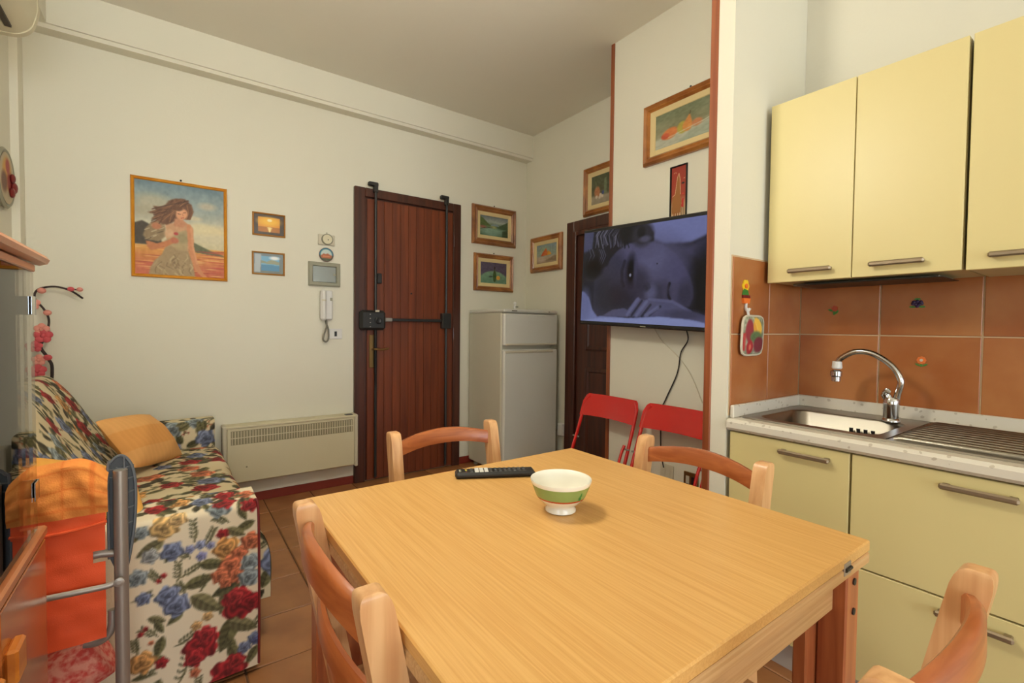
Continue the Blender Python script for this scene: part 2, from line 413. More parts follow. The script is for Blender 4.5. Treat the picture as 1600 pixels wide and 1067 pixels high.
# ------------------------------------------------------------------ painting by numbers (printed / painted colours, plus one window reflection)
class Canvas:
    def __init__(s, w, h, res):                      # metres, metres, pixels per unit of width
        s.w, s.h = w, h; s.nx = res; s.ny = max(2, int(res*h/w))
        s.X, s.Y = np.meshgrid(np.linspace(0, 1, s.nx), np.linspace(0, 1, s.ny))   # Y up
        s.a = np.zeros((s.ny, s.nx, 3)); s.asp = h/w
        s.rs = np.random.RandomState(3)
    def mixin(s, m, col):
        m = np.clip(m, 0, 1)[..., None]; s.a = s.a*(1-m)+np.asarray(col, float)*m; return s
    def vgrad(s, stops):
        ys = [q[0] for q in stops]
        for k in range(3): s.a[..., k] = np.interp(s.Y, ys, [q[1][k] for q in stops])
        return s
    def noise(s, n, amp, mask=None):
        g = s.rs.rand(n+2, n+2)
        xi = s.X*n; yi = s.Y*n; x0 = np.floor(xi).astype(int); y0 = np.floor(yi).astype(int); fx = xi-x0; fy = yi-y0
        fx = fx*fx*(3-2*fx); fy = fy*fy*(3-2*fy)
        q = (g[y0, x0]*(1-fx)+g[y0, x0+1]*fx)*(1-fy)+(g[y0+1, x0]*(1-fx)+g[y0+1, x0+1]*fx)*fy
        d = (q-.5)*2*amp
        if mask is not None: d = d*mask
        s.a += d[..., None]; return s
    def ell(s, cx, cy, rx, ry, col, rot=0, soft=0.25, op=1.0):
        dx = s.X-cx; dy = (s.Y-cy)*s.asp; c, q = math.cos(rot), math.sin(rot)
        a = dx*c+dy*q; b = -dx*q+dy*c
        r = np.sqrt((a/rx)**2+(b/ry)**2)
        return s.mixin(np.clip((1-r)/max(soft, 1e-3)+0.5, 0, 1)*op*(r < 1+soft), col)
    def poly(s, pts, col, op=1.0, blur=0.0):
        inside = np.zeros(s.X.shape, bool); n = len(pts)
        for i in range(n):
            x1, y1 = pts[i]; x2, y2 = pts[(i+1) % n]
            if abs(y2-y1) < 1e-9: continue
            cond = ((y1 > s.Y) != (y2 > s.Y)) & (s.X < (x2-x1)*(s.Y-y1)/(y2-y1)+x1)
            inside ^= cond
        m = inside.astype(float)
        for _ in range(int(blur)):
            p = np.pad(m, 1, mode='edge'); m = (p[:-2, 1:-1]+p[2:, 1:-1]+p[1:-1, :-2]+p[1:-1, 2:]+p[1:-1, 1:-1]*2)/6
        return s.mixin(m*op, col)
    def line(s, pts, wd, col, op=1.0):
        m = np.zeros(s.X.shape)
        for (x1, y1), (x2, y2) in zip(pts[:-1], pts[1:]):
            ax, ay, bx, by = x1, y1*s.asp, x2, y2*s.asp
            px, py = s.X-ax, s.Y*s.asp-ay; L = (bx-ax)**2+(by-ay)**2+1e-12
            t = np.clip((px*(bx-ax)+py*(by-ay))/L, 0, 1)
            d = np.hypot(px-t*(bx-ax), py-t*(by-ay)); m = np.maximum(m, np.clip((wd-d)/(wd*.6), 0, 1))
        return s.mixin(m*op, col)
    def sample(s, u, v):
        x = np.clip(u, 0, 1)*(s.nx-1); y = np.clip(v, 0, 1)*(s.ny-1)
        x0 = np.minimum(x.astype(int), s.nx-2); y0 = np.minimum(y.astype(int), s.ny-2); fx = (x-x0)[:, None]; fy = (y-y0)[:, None]
        return (s.a[y0, x0]*(1-fx)+s.a[y0, x0+1]*fx)*(1-fy)+(s.a[y0+1, x0]*(1-fx)+s.a[y0+1, x0+1]*fx)*fy
def canvas_mb(fn, u0, u1, v0, v1, d, cv):
    """u0 is the viewer's left"""
    mb = MB()
    return mb.grid(lambda a, b: fn(u0+(u1-u0)*a, v0+(v1-v0)*b, d), cv.nx-1, cv.ny-1, lambda a, b: cv.sample(a, b))

# ------------------------------------------------------------------ room dimensions
Y1, X2, X2B, YC = 3.462, 2.177, 2.639, 2.000     # far wall, TV wall, recessed wall, corner of the TV wall
XL = -0.645; ZC = 2.871; XK = 2.190              # left wall, ceiling, kitchen wall
YS0, YS1, XS = 0.925, 1.000, 1.630               # stub wall beside the kitchen

floor = struct('floor', MB().box(XN-.1, X2B+.1, YB-.1, Y1+.1, -0.10, -0.004), M_grout)
tcache = {}
k = 0
for i in range(-5, 9):
    for j in range(-10, 6):
        x0, x1 = .477+.29*i, .477+.29*(i+1); y0, y1 = 2.33+.29*j, 2.33+.29*(j+1)
        x0 = max(x0, XL); y1 = min(y1, Y1)
        x1 = min(x1, X2B if y0 > YC-.15 else (X2 if y0 > YS1-.1 else 1.70))
        if x1-x0 < .03 or y1-y0 < .03: continue
        w_, h_ = round(x1-x0, 4), round(y1-y0, 4)
        if (w_, h_) not in tcache:
            me = mesh_from(MB().box(.003, w_-.003, .003, h_-.003, -.008, 0, .003), 'floor_tile', False); me.materials.append(M_tile); tcache[w_, h_] = me
        o = bpy.data.objects.new('tile', tcache[w_, h_]); COL.objects.link(o); o.parent = floor; o.location = (x0, y0, 0)

tf = MB()      # the tiles behind the camera, joined
for i in range(-18, 5):
    for j in range(-26, -7):
        x0, x1 = .477+.29*i, .477+.29*(i+1); y0, y1 = 2.33+.29*j, 2.33+.29*(j+1)
        if j >= -10 and i >= -5: continue
        if y1 > YR: continue
        tf.box(max(x0, XN)+.003, x1-.003, max(y0, YB)+.003, y1-.003, -.008, 0, .003)
tag(obj('tile_field', tf, M_tile, floor), kind='stuff')
struct('ceiling', MB().box(XN-.1, X2B+.1, YB-.1, Y1+.1, ZC, ZC+.1), M_ceil)
struct('wall_far', MB().box(XL-.1, X2B+.1, Y1, Y1+.12, 0, ZC), M_wall)
struct('wall_left', MB().box(XL-.12, XL, YR, Y1, 0, ZC), M_wall)
struct('wall_return_added', MB().box(XN, XL-.12, YR, YR+.12, 0, ZC), M_wall)  # added wall, closes the unseen widening
struct('wall_recess', MB().box(X2B, X2B+.12, YC-.1, Y1, 0, ZC), M_wall)
struct('wall_right', MB().box(X2, X2B-.0005, YS0+.0005, YC, 0, ZC), M_wall)
wk = struct('wall_kitchen', MB().box(XK, X2B, YB, YS0, 0, ZC), M_wall)
ws = struct('wall_stub', MB().box(XS, X2, YS0, YS1, 0, ZC), M_wall)
struct('trim_1', MB().box(XS-.006, XS+.045, YS1-.014, YS1+.016, 0, ZC, .003), M_trim, label='reddish wooden corner post between television and kitchen')
struct('trim_2', MB().box(X2-.008, X2+.04, YC-.012, YC+.014, 0, ZC, .003), M_trim, label='reddish wooden corner post left of television')
struct('trim_3', MB().box(XL, X2B, 3.367, Y1, 2.677, ZC).box(XL, X2B, 3.38, Y1, 2.655, 2.677), M_wall, label='cream boxed beam along top of far wall')
struct('trim_4', MB().box(XL, -.51, YR, 3.367, 2.677, ZC), M_wall, label='cream boxed beam along top of left wall')
struct('trim_5', MB().box(XL, -.614, 3.362, Y1, 0, 2.655), M_wall, label='narrow cream duct in left corner')
# wall behind the camera with its window
W0, W1_, V0, V1_ = -1.60, 2.0, -3.50, -1.50
struct('wall_near', MB().box(XN, W0, YB-.12, YB, 0, ZC).box(W1_, XK, YB-.12, YB, 0, ZC).box(W0, W1_, YB-.12, YB, 0, .35).box(W0, W1_, YB-.12, YB, 2.35, ZC), M_wall)
struct('wall_side_added', MB().box(XN-.12, XN, YB, V0, 0, ZC).box(XN-.12, XN, V1_, YR+.12, 0, ZC).box(XN-.12, XN, V0, V1_, 0, .35).box(XN-.12, XN, V0, V1_, 2.35, ZC), M_wall)  # added wall of the unseen widening, holds the side window
wf = MB()
for a in (W0, W0+.89, W0+1.78, W0+2.67, W1_-.04): wf.box(a, a+.04, YB-.10, YB-.05, .35, 2.35, .005)
wf.box(W0, W1_, YB-.10, YB-.05, .35, .39, .005).box(W0, W1_, YB-.10, YB-.05, 2.31, 2.35, .005)
struct('window_1', wf, M_white)
wf = MB()
for a in (V0, -2.52, V1_-.04): wf.box(XN-.10, XN-.05, a, a+.04, .35, 2.35, .005)
wf.box(XN-.10, XN-.05, V0, V1_, .35, .39, .005).box(XN-.10, XN-.05, V0, V1_, 2.31, 2.35, .005)
struct('window_2_added', wf, M_white)  # added side window, unseen, frames the side fill light
# baseboards
struct('baseboard_far', MB().box(-.60, 1.066, Y1-.012, Y1, 0, .057, .002).box(1.944, 2.63, Y1-.012, Y1, 0, .057, .002), M_skirt)
struct('baseboard_right', MB().box(X2-.010, X2, YS1+.02, YC-.02, 0, .057, .002), M_skirt)
struct('baseboard_recess', MB().box(X2B-.012, X2B, 2.90, Y1-.02, 0, .057, .002), M_skirt)

# ------------------------------------------------------------------ entrance door
F = on_far(Y1)
d1 = MB()
plate(d1, F, 1.067, 1.145, 0, 2.163, 0, .030, .004); plate(d1, F, 1.872, 1.942, 0, 2.163, 0, .030, .004); plate(d1, F, 1.146, 1.871, 2.098, 2.163, 0, .030, .004)
door1 = struct('door_1', d1, M_darkwood, label='dark mahogany plank entrance door with black security bars')
b = MB(); plate(b, F, 1.146, 1.871, .004, 2.097, 0, .006); obj('door_backing', b, M_darkwood, door1)
npl = 11; pw = (1.871-1.160)/npl
for i in range(npl):
    b = MB(); plate(b, F, 1.160+pw*i+.0007, 1.160+pw*(i+1)-.0007, .008, 2.085, .006, .022, .0022); obj('plank', b, M_doorwood, door1)
for x, zt, side in ((1.215, 2.205, -1), (1.797, 2.205, -1)):
    b = MB(); b.tube([F(x, .03 if x > 1.5 else .72, .050), F(x, zt-.02, .050)], .0105, 8)
    obj('security_bar', b, M_black, door1, smooth=True)
    b = MB(); plate(b, F, x-.055, x+.018, zt-.03, zt, .03, .064, .006); plate(b, F, x-.016, x+.016, zt-.075, zt-.02, .03, .064, .006)
    obj('bar_bracket', b, M_black, door1)
b = MB(); b.tube([F(1.215, .03, .050), F(1.215, 1.13, .050)], .0105, 8); obj('security_bar', b, M_black, door1, smooth=True)
b = MB(); plate(b, F, 1.095, 1.285, 1.125, 1.27, .024, .080, .018)
lb = obj('lock_box', b, M_black, door1)
b = MB(); b.lathe([(.026, 0), (.026, .006), (.018, .010), (.010, .008)], (1.225, 0, 1.195), 16, 'y')
b.v = [(x, Y1-.080-y, z) for x, y, z in b.v]; obj('lock_cylinder', b, M_blackplastic, lb, smooth=True)
for q in range(4):
    b = MB(); b.lathe([(.004, 0), (.004, .003)], (0, 0, 0), 8, 'y'); b.v = [(x+1.165, Y1-.080-y, z+1.15+q*.03) for x, y, z in b.v]; obj('rivet', b, M_alu, lb)
b = MB(); plate(b, F, 1.203, 1.232, 1.258, 1.272, .081, .084); obj('maker_plate', b, M_offwhite, lb)
b = MB(); plate(b, F, 1.755, 1.835, 1.14, 1.265, .024, .074, .006); rb = obj('lock_box', b, M_black, door1)
b = MB(); plate(b, F, 1.285, 1.755, 1.192, 1.214, .035, .060, .003); obj('cross_bar', b, M_black, door1)
b = MB(); plate(b, F, 1.287, 1.34, 1.189, 1.217, .034, .063, .003); obj('bar_sleeve', b, M_alu, door1)
b = MB(); plate(b, F, 1.228, 1.262, 1.47, 1.545, .022, .055, .005); obj('door_catch', b, M_black, door1)
b = MB(); plate(b, F, 1.175, 1.218, .845, 1.09, .022, .030, .003); hp = obj('handle_plate', b, M_brass, door1)
b = MB(); b.tube(smooth_path([F(1.197, .985, .03), F(1.197, .985, .072), F(1.215, .985, .082), F(1.255, .982, .082), F(1.305, .988, .080)], 5), .008, 10); obj('door_handle', b, M_brass, hp, smooth=True)
b = MB(); b.lathe([(.007, 0), (.007, .004), (.003, .004)], (0, 0, 0), 10, 'y'); b.v = [(x+1.508, Y1-.022-y, z+1.41) for x, y, z in b.v]; obj('peephole', b, M_blackplastic, door1)
for z in (.3, 1.1, 1.86):
    b = MB(); b.tube([F(1.874, z-.045, .034), F(1.874, z+.045, .034)], .007, 8); obj('hinge', b, M_darkwood, door1)

# interior door in the recess
R2 = on_right(X2B)
d2 = MB()
for (p, q, dd) in ((2.80, 2.885, .022), (2.765, 2.80, .034)):
    plate(d2, R2, p, q, 0, 2.01 if p > 2.79 else 1.925, 0, dd, .005)
plate(d2, R2, 2.03, 2.80, 1.925, 2.01, 0, .022, .005); plate(d2, R2, 2.03, 2.765, 1.89, 1.925, 0, .034, .005)
door2 = struct('door_2', d2, M_darkwood, label='dark wooden interior door beside fridge, partly hidden by television')
b = MB(); plate(b, R2, 2.03, 2.762, .006, 1.888, .001, .012, .002); obj('door_leaf', b, M_darkwood, door2)
for (p, q) in ((.12, .85), (.98, 1.78)):
    b = MB(); ring(b, R2, 2.12, 2.66, p, q, [(0, .012), (.012, .022), (.03, .022), (.04, .012)]); obj('panel_moulding', b, M_darkwood, door2)

# ------------------------------------------------------------------ far wall: heater, pictures, devices
ht = thing('electric_heater', 'long cream wall heater with grille under the two small photos', 'heater', (.655, Y1-.05, .155))
b = MB(); plate(b, F, .262, 1.048, .160, .512, .005, .105, .008); obj('body', b, M_rad, ht)
for (p, q) in ((.240, .264), (1.046, 1.068)):
    b = MB(); plate(b, F, p, q, .152, .524, .005, .112, .006); obj('end_cap', b, M_offwhite, ht)
b = MB(); plate(b, F, .255, 1.055, .506, .522, .005, .110, .004); obj('top_panel', b, M_rad, ht)
b = MB(); plate(b, F, .285, 1.030, .405, .492, .104, .1055); gr = obj('grille', b, M_radgrille, ht)
for i in range(46):
    x = .290+i*.0162; b = MB(); plate(b, F, x, x+.0045, .408, .489, .1055, .110); obj('grille_slat', b, M_rad, gr)
b = MB(); plate(b, F, .285, 1.030, .446, .4505, .108, .1115); obj('grille_bar', b, M_rad, gr)
b = MB(); plate(b, F, .985, 1.035, .5225, .5265, .06, .10, .001); obj('switch_panel', b, M_blackplastic, ht)
b = MB(); b.lathe([(.005, 0), (.005, .004)], (0, 0, 0), 8, 'y'); b.v = [(x+.37, Y1-.105-y, z+.26) for x, y, z in b.v]; obj('screw', b, M_radgrille, ht)
for x in (.34, .97):
    b = MB(); plate(b, F, x, x+.05, .20, .46, 0, .006); obj('wall_bracket', b, M_rad, ht)

def picture(name, label, cat, fn, u0, u1, v0, v1, fw, mframe, cv, mprint, liner=0.0, depth=.03, group=None, nail=True):
    """u0 is the viewer's left edge"""
    s_ = 1 if u1 > u0 else -1
    t = thing(name, label, cat, fn((u0+u1)/2, v0, 0), 0, group)
    a0, a1 = min(u0, u1), max(u0, u1)
    b = MB(); ring(b, fn, a0, a1, v0, v1, [(0, .001), (0, depth*.55), (fw*.25, depth), (fw*.55, depth*.72), (fw*.75, depth*.85), (fw, depth*.5), (fw, .001)])
    obj('frame', b, mframe, t)
    if liner:
        b = MB(); ring(b, fn, a0+fw, a1-fw, v0+fw, v1-fw, [(0, depth*.5), (liner*.9, depth*.34), (liner, depth*.25), (liner, .001)]); obj('liner', b, M_liner, t)
    ins = fw+liner-.001
    obj('canvas', canvas_mb(fn, u0+s_*ins, u1-s_*ins, v0+ins, v1-ins, depth*.25, cv), mprint, t)
    b = MB(); plate(b, fn, a0+.004, a1-.004, v0+.004, v1-.004, 0, .002); obj('backing', b, M_blackplastic, t)
    if nail:
        b = MB(); b.sphere(fn((u0+u1)/2, v1+.010, .006), .006, 6, 4); obj('nail', b, M_black, t)
    return t

# large poster: a woman in a field
cv = Canvas(.43, .54, 150)
cv.vgrad([(0, (196, 104, 78)), (.10, (204, 120, 84)), (.2, (208, 134, 74)), (.28, (222, 160, 84)), (.315, (226, 172, 100)), (.32, (206, 196, 160)), (.5, (214, 206, 176)), (.75, (150, 162, 160)), (1, (112, 136, 146))])
cv.noise(9, 10).noise(25, 6)
for (x, y, rx, ry, c) in ((.2, .78, .22, .10, (188, 182, 156)), (.12, .68, .2, .08, (178, 170, 146)), (.80, .80, .10, .05, (196, 186, 160)), (.86, .52, .2, .09, (224, 208, 164)), (.70, .55, .12, .07, (222, 210, 170)), (.9, .44, .2, .07, (212, 202, 172)), (.65, .65, .08, .03, (210, 198, 164))):
    cv.ell(x, y, rx, ry, c, soft=.9, op=.8)
cv.poly([(0, .32), (0, .54), (.08, .57), (.17, .53), (.26, .42), (.3, .32)], (74, 66, 54), blur=3)
cv.poly([(.55, .32), (.60, .40), (.70, .36), (.85, .30), (1, .26), (1, .24), (.6, .28)], (104, 106, 78), blur=2)
for i in range(60):
    y = cv.rs.rand()*.30; cv.ell(cv.rs.rand(), y, .05+.12*cv.rs.rand(), .008, [(196, 84, 70), (232, 176, 104), (170, 70, 60), (236, 196, 130)][i % 4], soft=.8, op=.6)
def pv(x, y):
    t = 48+.154*(x-52); q = 958+.048*(x-52); return ((x-52)/868, 1-(y-t)/(q-t))
def PP(pts, col, op=1.0, blur=2): cv.poly([pv(*p) for p in pts], col, op, blur)
def PE(x, y, rx, ry, col, soft=.5, op=1.0, rot=0):
    u, v = pv(x, y); cv.ell(u, v, rx/868, ry/868, col, rot, soft, op)
def PL(pts, w_, col, op=1.0): cv.line([pv(*p) for p in pts], w_/868, col, op)
PP([(230, 830), (300, 770), (350, 660), (440, 690), (550, 730), (590, 840), (625, 1010), (170, 990), (190, 900)], (166, 142, 106))
for i in range(40):
    x = 210+370*cv.rs.rand(); y = 760+210*cv.rs.rand(); PL([(x, y), (x+40-70*cv.rs.rand(), y+30), (x+60-110*cv.rs.rand(), y+60)], 7+8*cv.rs.rand(), [(122, 100, 74), (200, 182, 142), (148, 122, 88), (182, 160, 120)][i % 4], .5)
PP([(125, 590), (150, 520), (200, 470), (260, 450), (330, 470), (335, 600), (270, 650), (160, 630)], (146, 124, 92), 1, 3)
for i in range(16):
    x = 140+150*cv.rs.rand(); y = 490+150*cv.rs.rand(); PL([(x, y), (x+40, y-14)], 8, [(206, 190, 156), (104, 86, 64), (176, 156, 120)][i % 3], .6)
PE(250, 500, 46, 40, (188, 122, 86), .5)
PP([(335, 480), (420, 470), (540, 480), (600, 520), (605, 650), (550, 740), (440, 720), (345, 650)], (204, 156, 118), 1, 3)
PP([(440, 560), (550, 540), (556, 640), (540, 740), (440, 730), (400, 690), (350, 700), (330, 640)], (178, 156, 116), 1, 3); PE(500, 620, 52, 58, (160, 146, 108), .7); PE(370, 575, 44, 48, (214, 172, 134), .7)
PP([(150, 640), (165, 700), (200, 735), (330, 705), (410, 665), (440, 625), (410, 605), (350, 640), (250, 668), (200, 650)], (196, 124, 80)); PE(420, 640, 40, 34, (190, 112, 84), .5)
PP([(535, 480), (575, 490), (602, 540), (608, 690), (640, 840), (690, 940), (745, 992), (690, 990), (620, 920), (565, 780), (548, 640)], (208, 142, 100)); PL([(585, 520), (598, 700), (640, 860)], 14, (224, 166, 124), .6)
PP([(410, 430), (470, 420), (480, 500), (420, 500)], (182, 122, 88), 1, 3)
PP([(300, 480), (250, 440), (200, 440), (240, 390), (170, 370), (250, 350), (220, 310), (320, 320), (370, 260), (440, 240), (520, 246), (590, 305), (608, 370), (590, 410), (560, 440), (440, 440), (400, 470), (350, 490)], (112, 76, 54), 1, 3)
for i in range(70):
    a_ = cv.rs.rand(); x0, y0 = 400+160*cv.rs.rand(), 250+90*cv.rs.rand(); x1, y1 = 190+210*a_, 330+150*cv.rs.rand()
    PL([(x0, y0), ((x0+x1)/2, (y0+y1)/2-20+30*cv.rs.rand()), (x1, y1)], 5+6*cv.rs.rand(), [(88, 58, 44), (142, 98, 68), (72, 48, 38), (166, 118, 80), (118, 80, 58)][i % 5], .6)
for i in range(14):
    x0 = 540+50*cv.rs.rand(); PL([(x0, 310), (x0+14, 380), (x0-10, 440)], 7, [(150, 100, 66), (96, 64, 46)][i % 2], .6)
PP([(425, 430), (500, 440), (545, 485), (500, 520), (420, 500)], (200, 140, 104), 1, 3); PE(492, 392, 54, 70, (222, 160, 120), .3, 1, -.45); PE(470, 360, 34, 22, (228, 172, 132), .7)
PE(452, 335, 50, 30, (110, 74, 52), .5); PL([(455, 385), (480, 392)], 5, (104, 62, 46)); PL([(505, 378), (528, 376)], 5, (110, 66, 48)); PL([(498, 388), (506, 408)], 4, (190, 122, 90)); PL([(486, 428), (512, 424)], 6, (182, 78, 66))
PE(435, 575, 22, 18, (184, 70, 70), .5)
cv.noise(40, 5)
picture('framed_poster', 'large poster of a woman in a field in golden frame above sofa', 'picture', F, -.190, .281, 1.424, 1.998, .018, M_yframe, cv, M_poster, depth=.02)

cv = Canvas(.16, .11, 70); cv.vgrad([(0, (60, 44, 30)), (1, (70, 52, 36))]); cv.poly([(.14, .14), (.86, .14), (.86, .86), (.14, .86)], (226, 150, 30))
cv.ell(.5, .66, .34, .14, (246, 190, 50), soft=.9); cv.ell(.52, .72, .08, .05, (255, 240, 180), soft=.5); cv.poly([(.14, .14), (.86, .14), (.86, .40), (.14, .40)], (168, 100, 30), .8)
for i in range(6): cv.ell(.52, .16+.04*i, .03+.012*i, .016, (250, 220, 140), soft=.5)
picture('small_photo', 'small orange sunset photo in thin gold frame, upper of two', 'picture', F, .420, .615, 1.735, 1.885, .010, M_gold, cv, M_photo, depth=.014, nail=False)
cv = Canvas(.16, .11, 70); cv.vgrad([(0, (110, 120, 118)), (1, (120, 134, 140))]); cv.poly([(.26, .14), (.86, .14), (.86, .86), (.26, .86)], (112, 170, 204))
cv.poly([(.26, .5), (.86, .46), (.86, .60), (.60, .70), (.44, .58), (.26, .64)], (150, 150, 120), .9, 1); cv.poly([(.26, .14), (.86, .14), (.86, .42), (.26, .44)], (70, 130, 170), .9); cv.ell(.7, .78, .16, .06, (236, 240, 240), soft=.8)
cv.poly([(.02, .05), (.22, .05), (.26, .95), (.04, .95)], (206, 214, 220), .6, 2)  # pale window reflection painted over the left of the print
picture('small_photo', 'small blue lake photo in thin gold frame, lower of two', 'picture', F, .417, .611, 1.482, 1.632, .010, M_gold, cv, M_photo, depth=.014, nail=False)

cl = thing('wall_thermostat', 'small square plate with round cream dial beside entrance door', 'thermostat', F(.878, 1.715, 0))
b = MB(); plate(b, F, .822, .934, 1.716, 1.790, 0, .012, .003); obj('plate', b, M_offwhite, cl)
b = MB(); b.lathe([(.038, 0), (.038, .016), (.034, .020), (.032, .017)], (0, 0, 0), 24, 'y'); b.v = [(x+.880, Y1-.012-y, z+1.756) for x, y, z in b.v]; di = obj('dial_rim', b, M_grey, cl, smooth=True)
b = MB(); b.lathe([(.032, 0), (.031, .002)], (0, 0, 0), 24, 'y'); b.v = [(x+.880, Y1-.029-y, z+1.756) for x, y, z in b.v]; obj('dial_face', b, M_clockface, di)
b = MB(); b.lathe([(.004, 0), (.003, .006)], (0, 0, 0), 8, 'y'); b.v = [(x+.884, Y1-.031-y, z+1.752) for x, y, z in b.v]; obj('dial_pin', b, M_black, di)
b = MB(); b.tube([F(.878, 1.79, .018), F(.878, 1.804, .018)], .003, 6); obj('dial_knob', b, M_grey, di)

def disc_canvas(fn, uc, vc, R, d, cv, s_=1, n=40, m=14):
    mb = MB(); V = [fn(uc, vc, d)]; C = [(0.5, 0.5)]
    for j in range(1, m+1):
        for k in range(n):
            th = 2*PI*k/n; r = R*j/m; V.append(fn(uc+s_*r*math.cos(th), vc+r*math.sin(th), d)); C.append((.5+.5*j/m*math.cos(th), .5+.5*j/m*math.sin(th)))
    Fc = [(0, 1+k, 1+(k+1) % n) for k in range(n)]
    for j in range(m-1):
        for k in range(n): Fc.append((1+j*n+k, 1+j*n+(k+1) % n, 1+(j+1)*n+(k+1) % n, 1+(j+1)*n+k))
    mb.add(V, Fc); C = np.array(C); mb.c = cv.sample(C[:, 0], C[:, 1]); return mb
pl = thing('souvenir_plate', 'small round painted plate with blue rim above grey wall panel', 'plate', F(.876, 1.60, 0))
cv = Canvas(1, 1, 50); cv.a[:] = (44, 110, 126); cv.ell(.5, .5, .40, .40, (190, 206, 200), soft=.1); cv.poly([(.1, .42), (.3, .58), (.45, .54), (.6, .60), (.9, .44), (.9, .1), (.1, .1)], (176, 96, 56), 1, 1); cv.poly([(.15, .24), (.85, .24), (.8, .12), (.2, .12)], (60, 84, 50)); cv.poly([(.25, .42), (.75, .42), (.75, .34), (.25, .34)], (206, 130, 80))
m_ = np.hypot(cv.X-.5, cv.Y-.5) > .42; cv.a[m_ & (cv.Y > .45)] = (40, 116, 136); cv.a[m_ & (cv.Y <= .45)] = (54, 70, 44)
obj('plate_face', disc_canvas(F, .876, 1.650, .047, .012, cv), M_photo, pl)
b = MB(); b.lathe([(.030, 0), (.046, .006), (.049, .012), (.047, .0122)], (0, 0, 0), 28, 'y'); b.v = [(x+.876, Y1-y, z+1.650) for x, y, z in b.v]; b.f = b.f[:-1]; obj('plate_body', b, M_rstick, pl, smooth=True)

pn = thing('wall_panel_cover', 'grey framed shiny panel between round plate and intercom', 'panel', F(.862, 1.43, 0))
b = MB(); ring(b, F, .758, .968, 1.430, 1.594, [(0, .001), (0, .022), (.006, .026), (.024, .026), (.028, .014)]); obj('frame', b, M_grey, pn)
b = MB(); plate(b, F, .784, .942, 1.456, 1.568, .003, .016, .003); obj('cover', b, M_mirror, pn)
b = MB(); b.lathe([(.008, 0), (.008, .004), (.003, .005)], (0, 0, 0), 12, 'y'); b.v = [(x+.930, Y1-.016-y, z+1.512) for x, y, z in b.v]; obj('cover_knob', b, M_grey, pn)

ic = thing('intercom_phone', 'white wall intercom handset hanging below grey panel', 'intercom', F(.868, 1.2, 0))
b = MB(); plate(b, F, .848, .914, 1.196, 1.400, 0, .030, .006); obj('base', b, M_white, ic)
b = MB(); plate(b, F, .830, .868, 1.190, 1.404, .012, .062, .012); hs = obj('handset', b, M_white, ic)
b = MB(); plate(b, F, .834, .864, 1.325, 1.335, .060, .064); obj('handset_groove', b, M_offwhite, hs)
b = MB(); plate(b, F, .896, .912, 1.328, 1.350, .030, .033, .001); obj('call_button', b, M_grey, ic)
b = MB(); b.tube(smooth_path([F(.872, 1.195, .03), F(.872, 1.15, .035), F(.852, 1.09, .04), F(.848, 1.055, .04), F(.866, 1.042, .04), F(.884, 1.065, .035), F(.884, 1.13, .03), F(.876, 1.16, .02), F(.870, 1.19, .016)], 5), .006, 8); obj('curly_cord', b, M_cablegrey, ic, smooth=True)
sw = thing('light_switch', 'white wall switch plate with dark button below intercom', 'switch', F(.94, 1.06, 0))
b = MB(); plate(b, F, .896, .986, 1.060, 1.132, 0, .010, .003); obj('plate', b, M_white, sw)
b = MB(); plate(b, F, .931, .948, 1.078, 1.114, .010, .014, .001); obj('button', b, M_blackplastic, sw)

# two paintings right of the entrance door
cv = Canvas(.28, .20, 110); cv.vgrad([(0, (56, 84, 62)), (.3, (108, 138, 116)), (.46, (70, 92, 58)), (.55, (104, 122, 96)), (.7, (160, 168, 158)), (1, (104, 112, 116))])
cv.poly([(0, .42), (0, .95), (.12, .84), (.28, .62), (.44, .48), (.44, .42)], (84, 100, 52), 1, 4); cv.poly([(1, .40), (1, .82), (.84, .68), (.68, .54), (.52, .46), (.52, .40)], (62, 84, 56), 1, 4)
cv.poly([(.36, .50), (.46, .64), (.52, .60), (.58, .66), (.68, .52)], (126, 144, 150), .9, 3); cv.ell(.48, .44, .10, .05, (168, 156, 80), soft=.9)
cv.ell(.40, .20, .34, .18, (136, 166, 148), soft=.9, op=.8); cv.poly([(.80, 0), (.78, .3), (1, .4), (1, 0)], (48, 64, 40), .9, 5); cv.ell(.10, .42, .12, .05, (150, 96, 78), soft=.8); cv.line([(.0, .30), (.2, .40), (.45, .42)], .012, (70, 60, 44)); cv.noise(20, 8)
picture('oil_painting', 'painting of a green mountain lake in wide brown frame, right of entrance door', 'picture', F, 2.058, 2.512, 1.868, 2.200, .052, M_giltdark, cv, M_paint, liner=.030, depth=.035)
cv = Canvas(.26, .19, 110); cv.vgrad([(0, (98, 136, 110)), (.3, (110, 146, 118)), (.45, (84, 76, 96)), (1, (92, 80, 98))])
cv.ell(.5, .18, .50, .30, (118, 152, 124), soft=.12); cv.ell(.5, .12, .46, .22, (98, 134, 108), soft=.5, op=.7); cv.ell(.53, .34, .065, .20, (56, 80, 36), soft=.2); cv.poly([(.505, .48), (.515, .76), (.545, .76), (.555, .48)], (60, 74, 34), 1, 1); cv.ell(.53, .74, .022, .06, (50, 34, 34), soft=.3)
cv.ell(.67, .28, .075, .075, (216, 156, 66), soft=.25); cv.ell(.38, .32, .07, .03, (64, 78, 70), soft=.5); cv.noise(18, 9)
picture('oil_painting', 'painting of green bottle and orange on purple ground, above fridge', 'picture', F, 2.080, 2.490, 1.470, 1.790, .040, M_gilt, cv, M_paint, liner=.030, depth=.032)
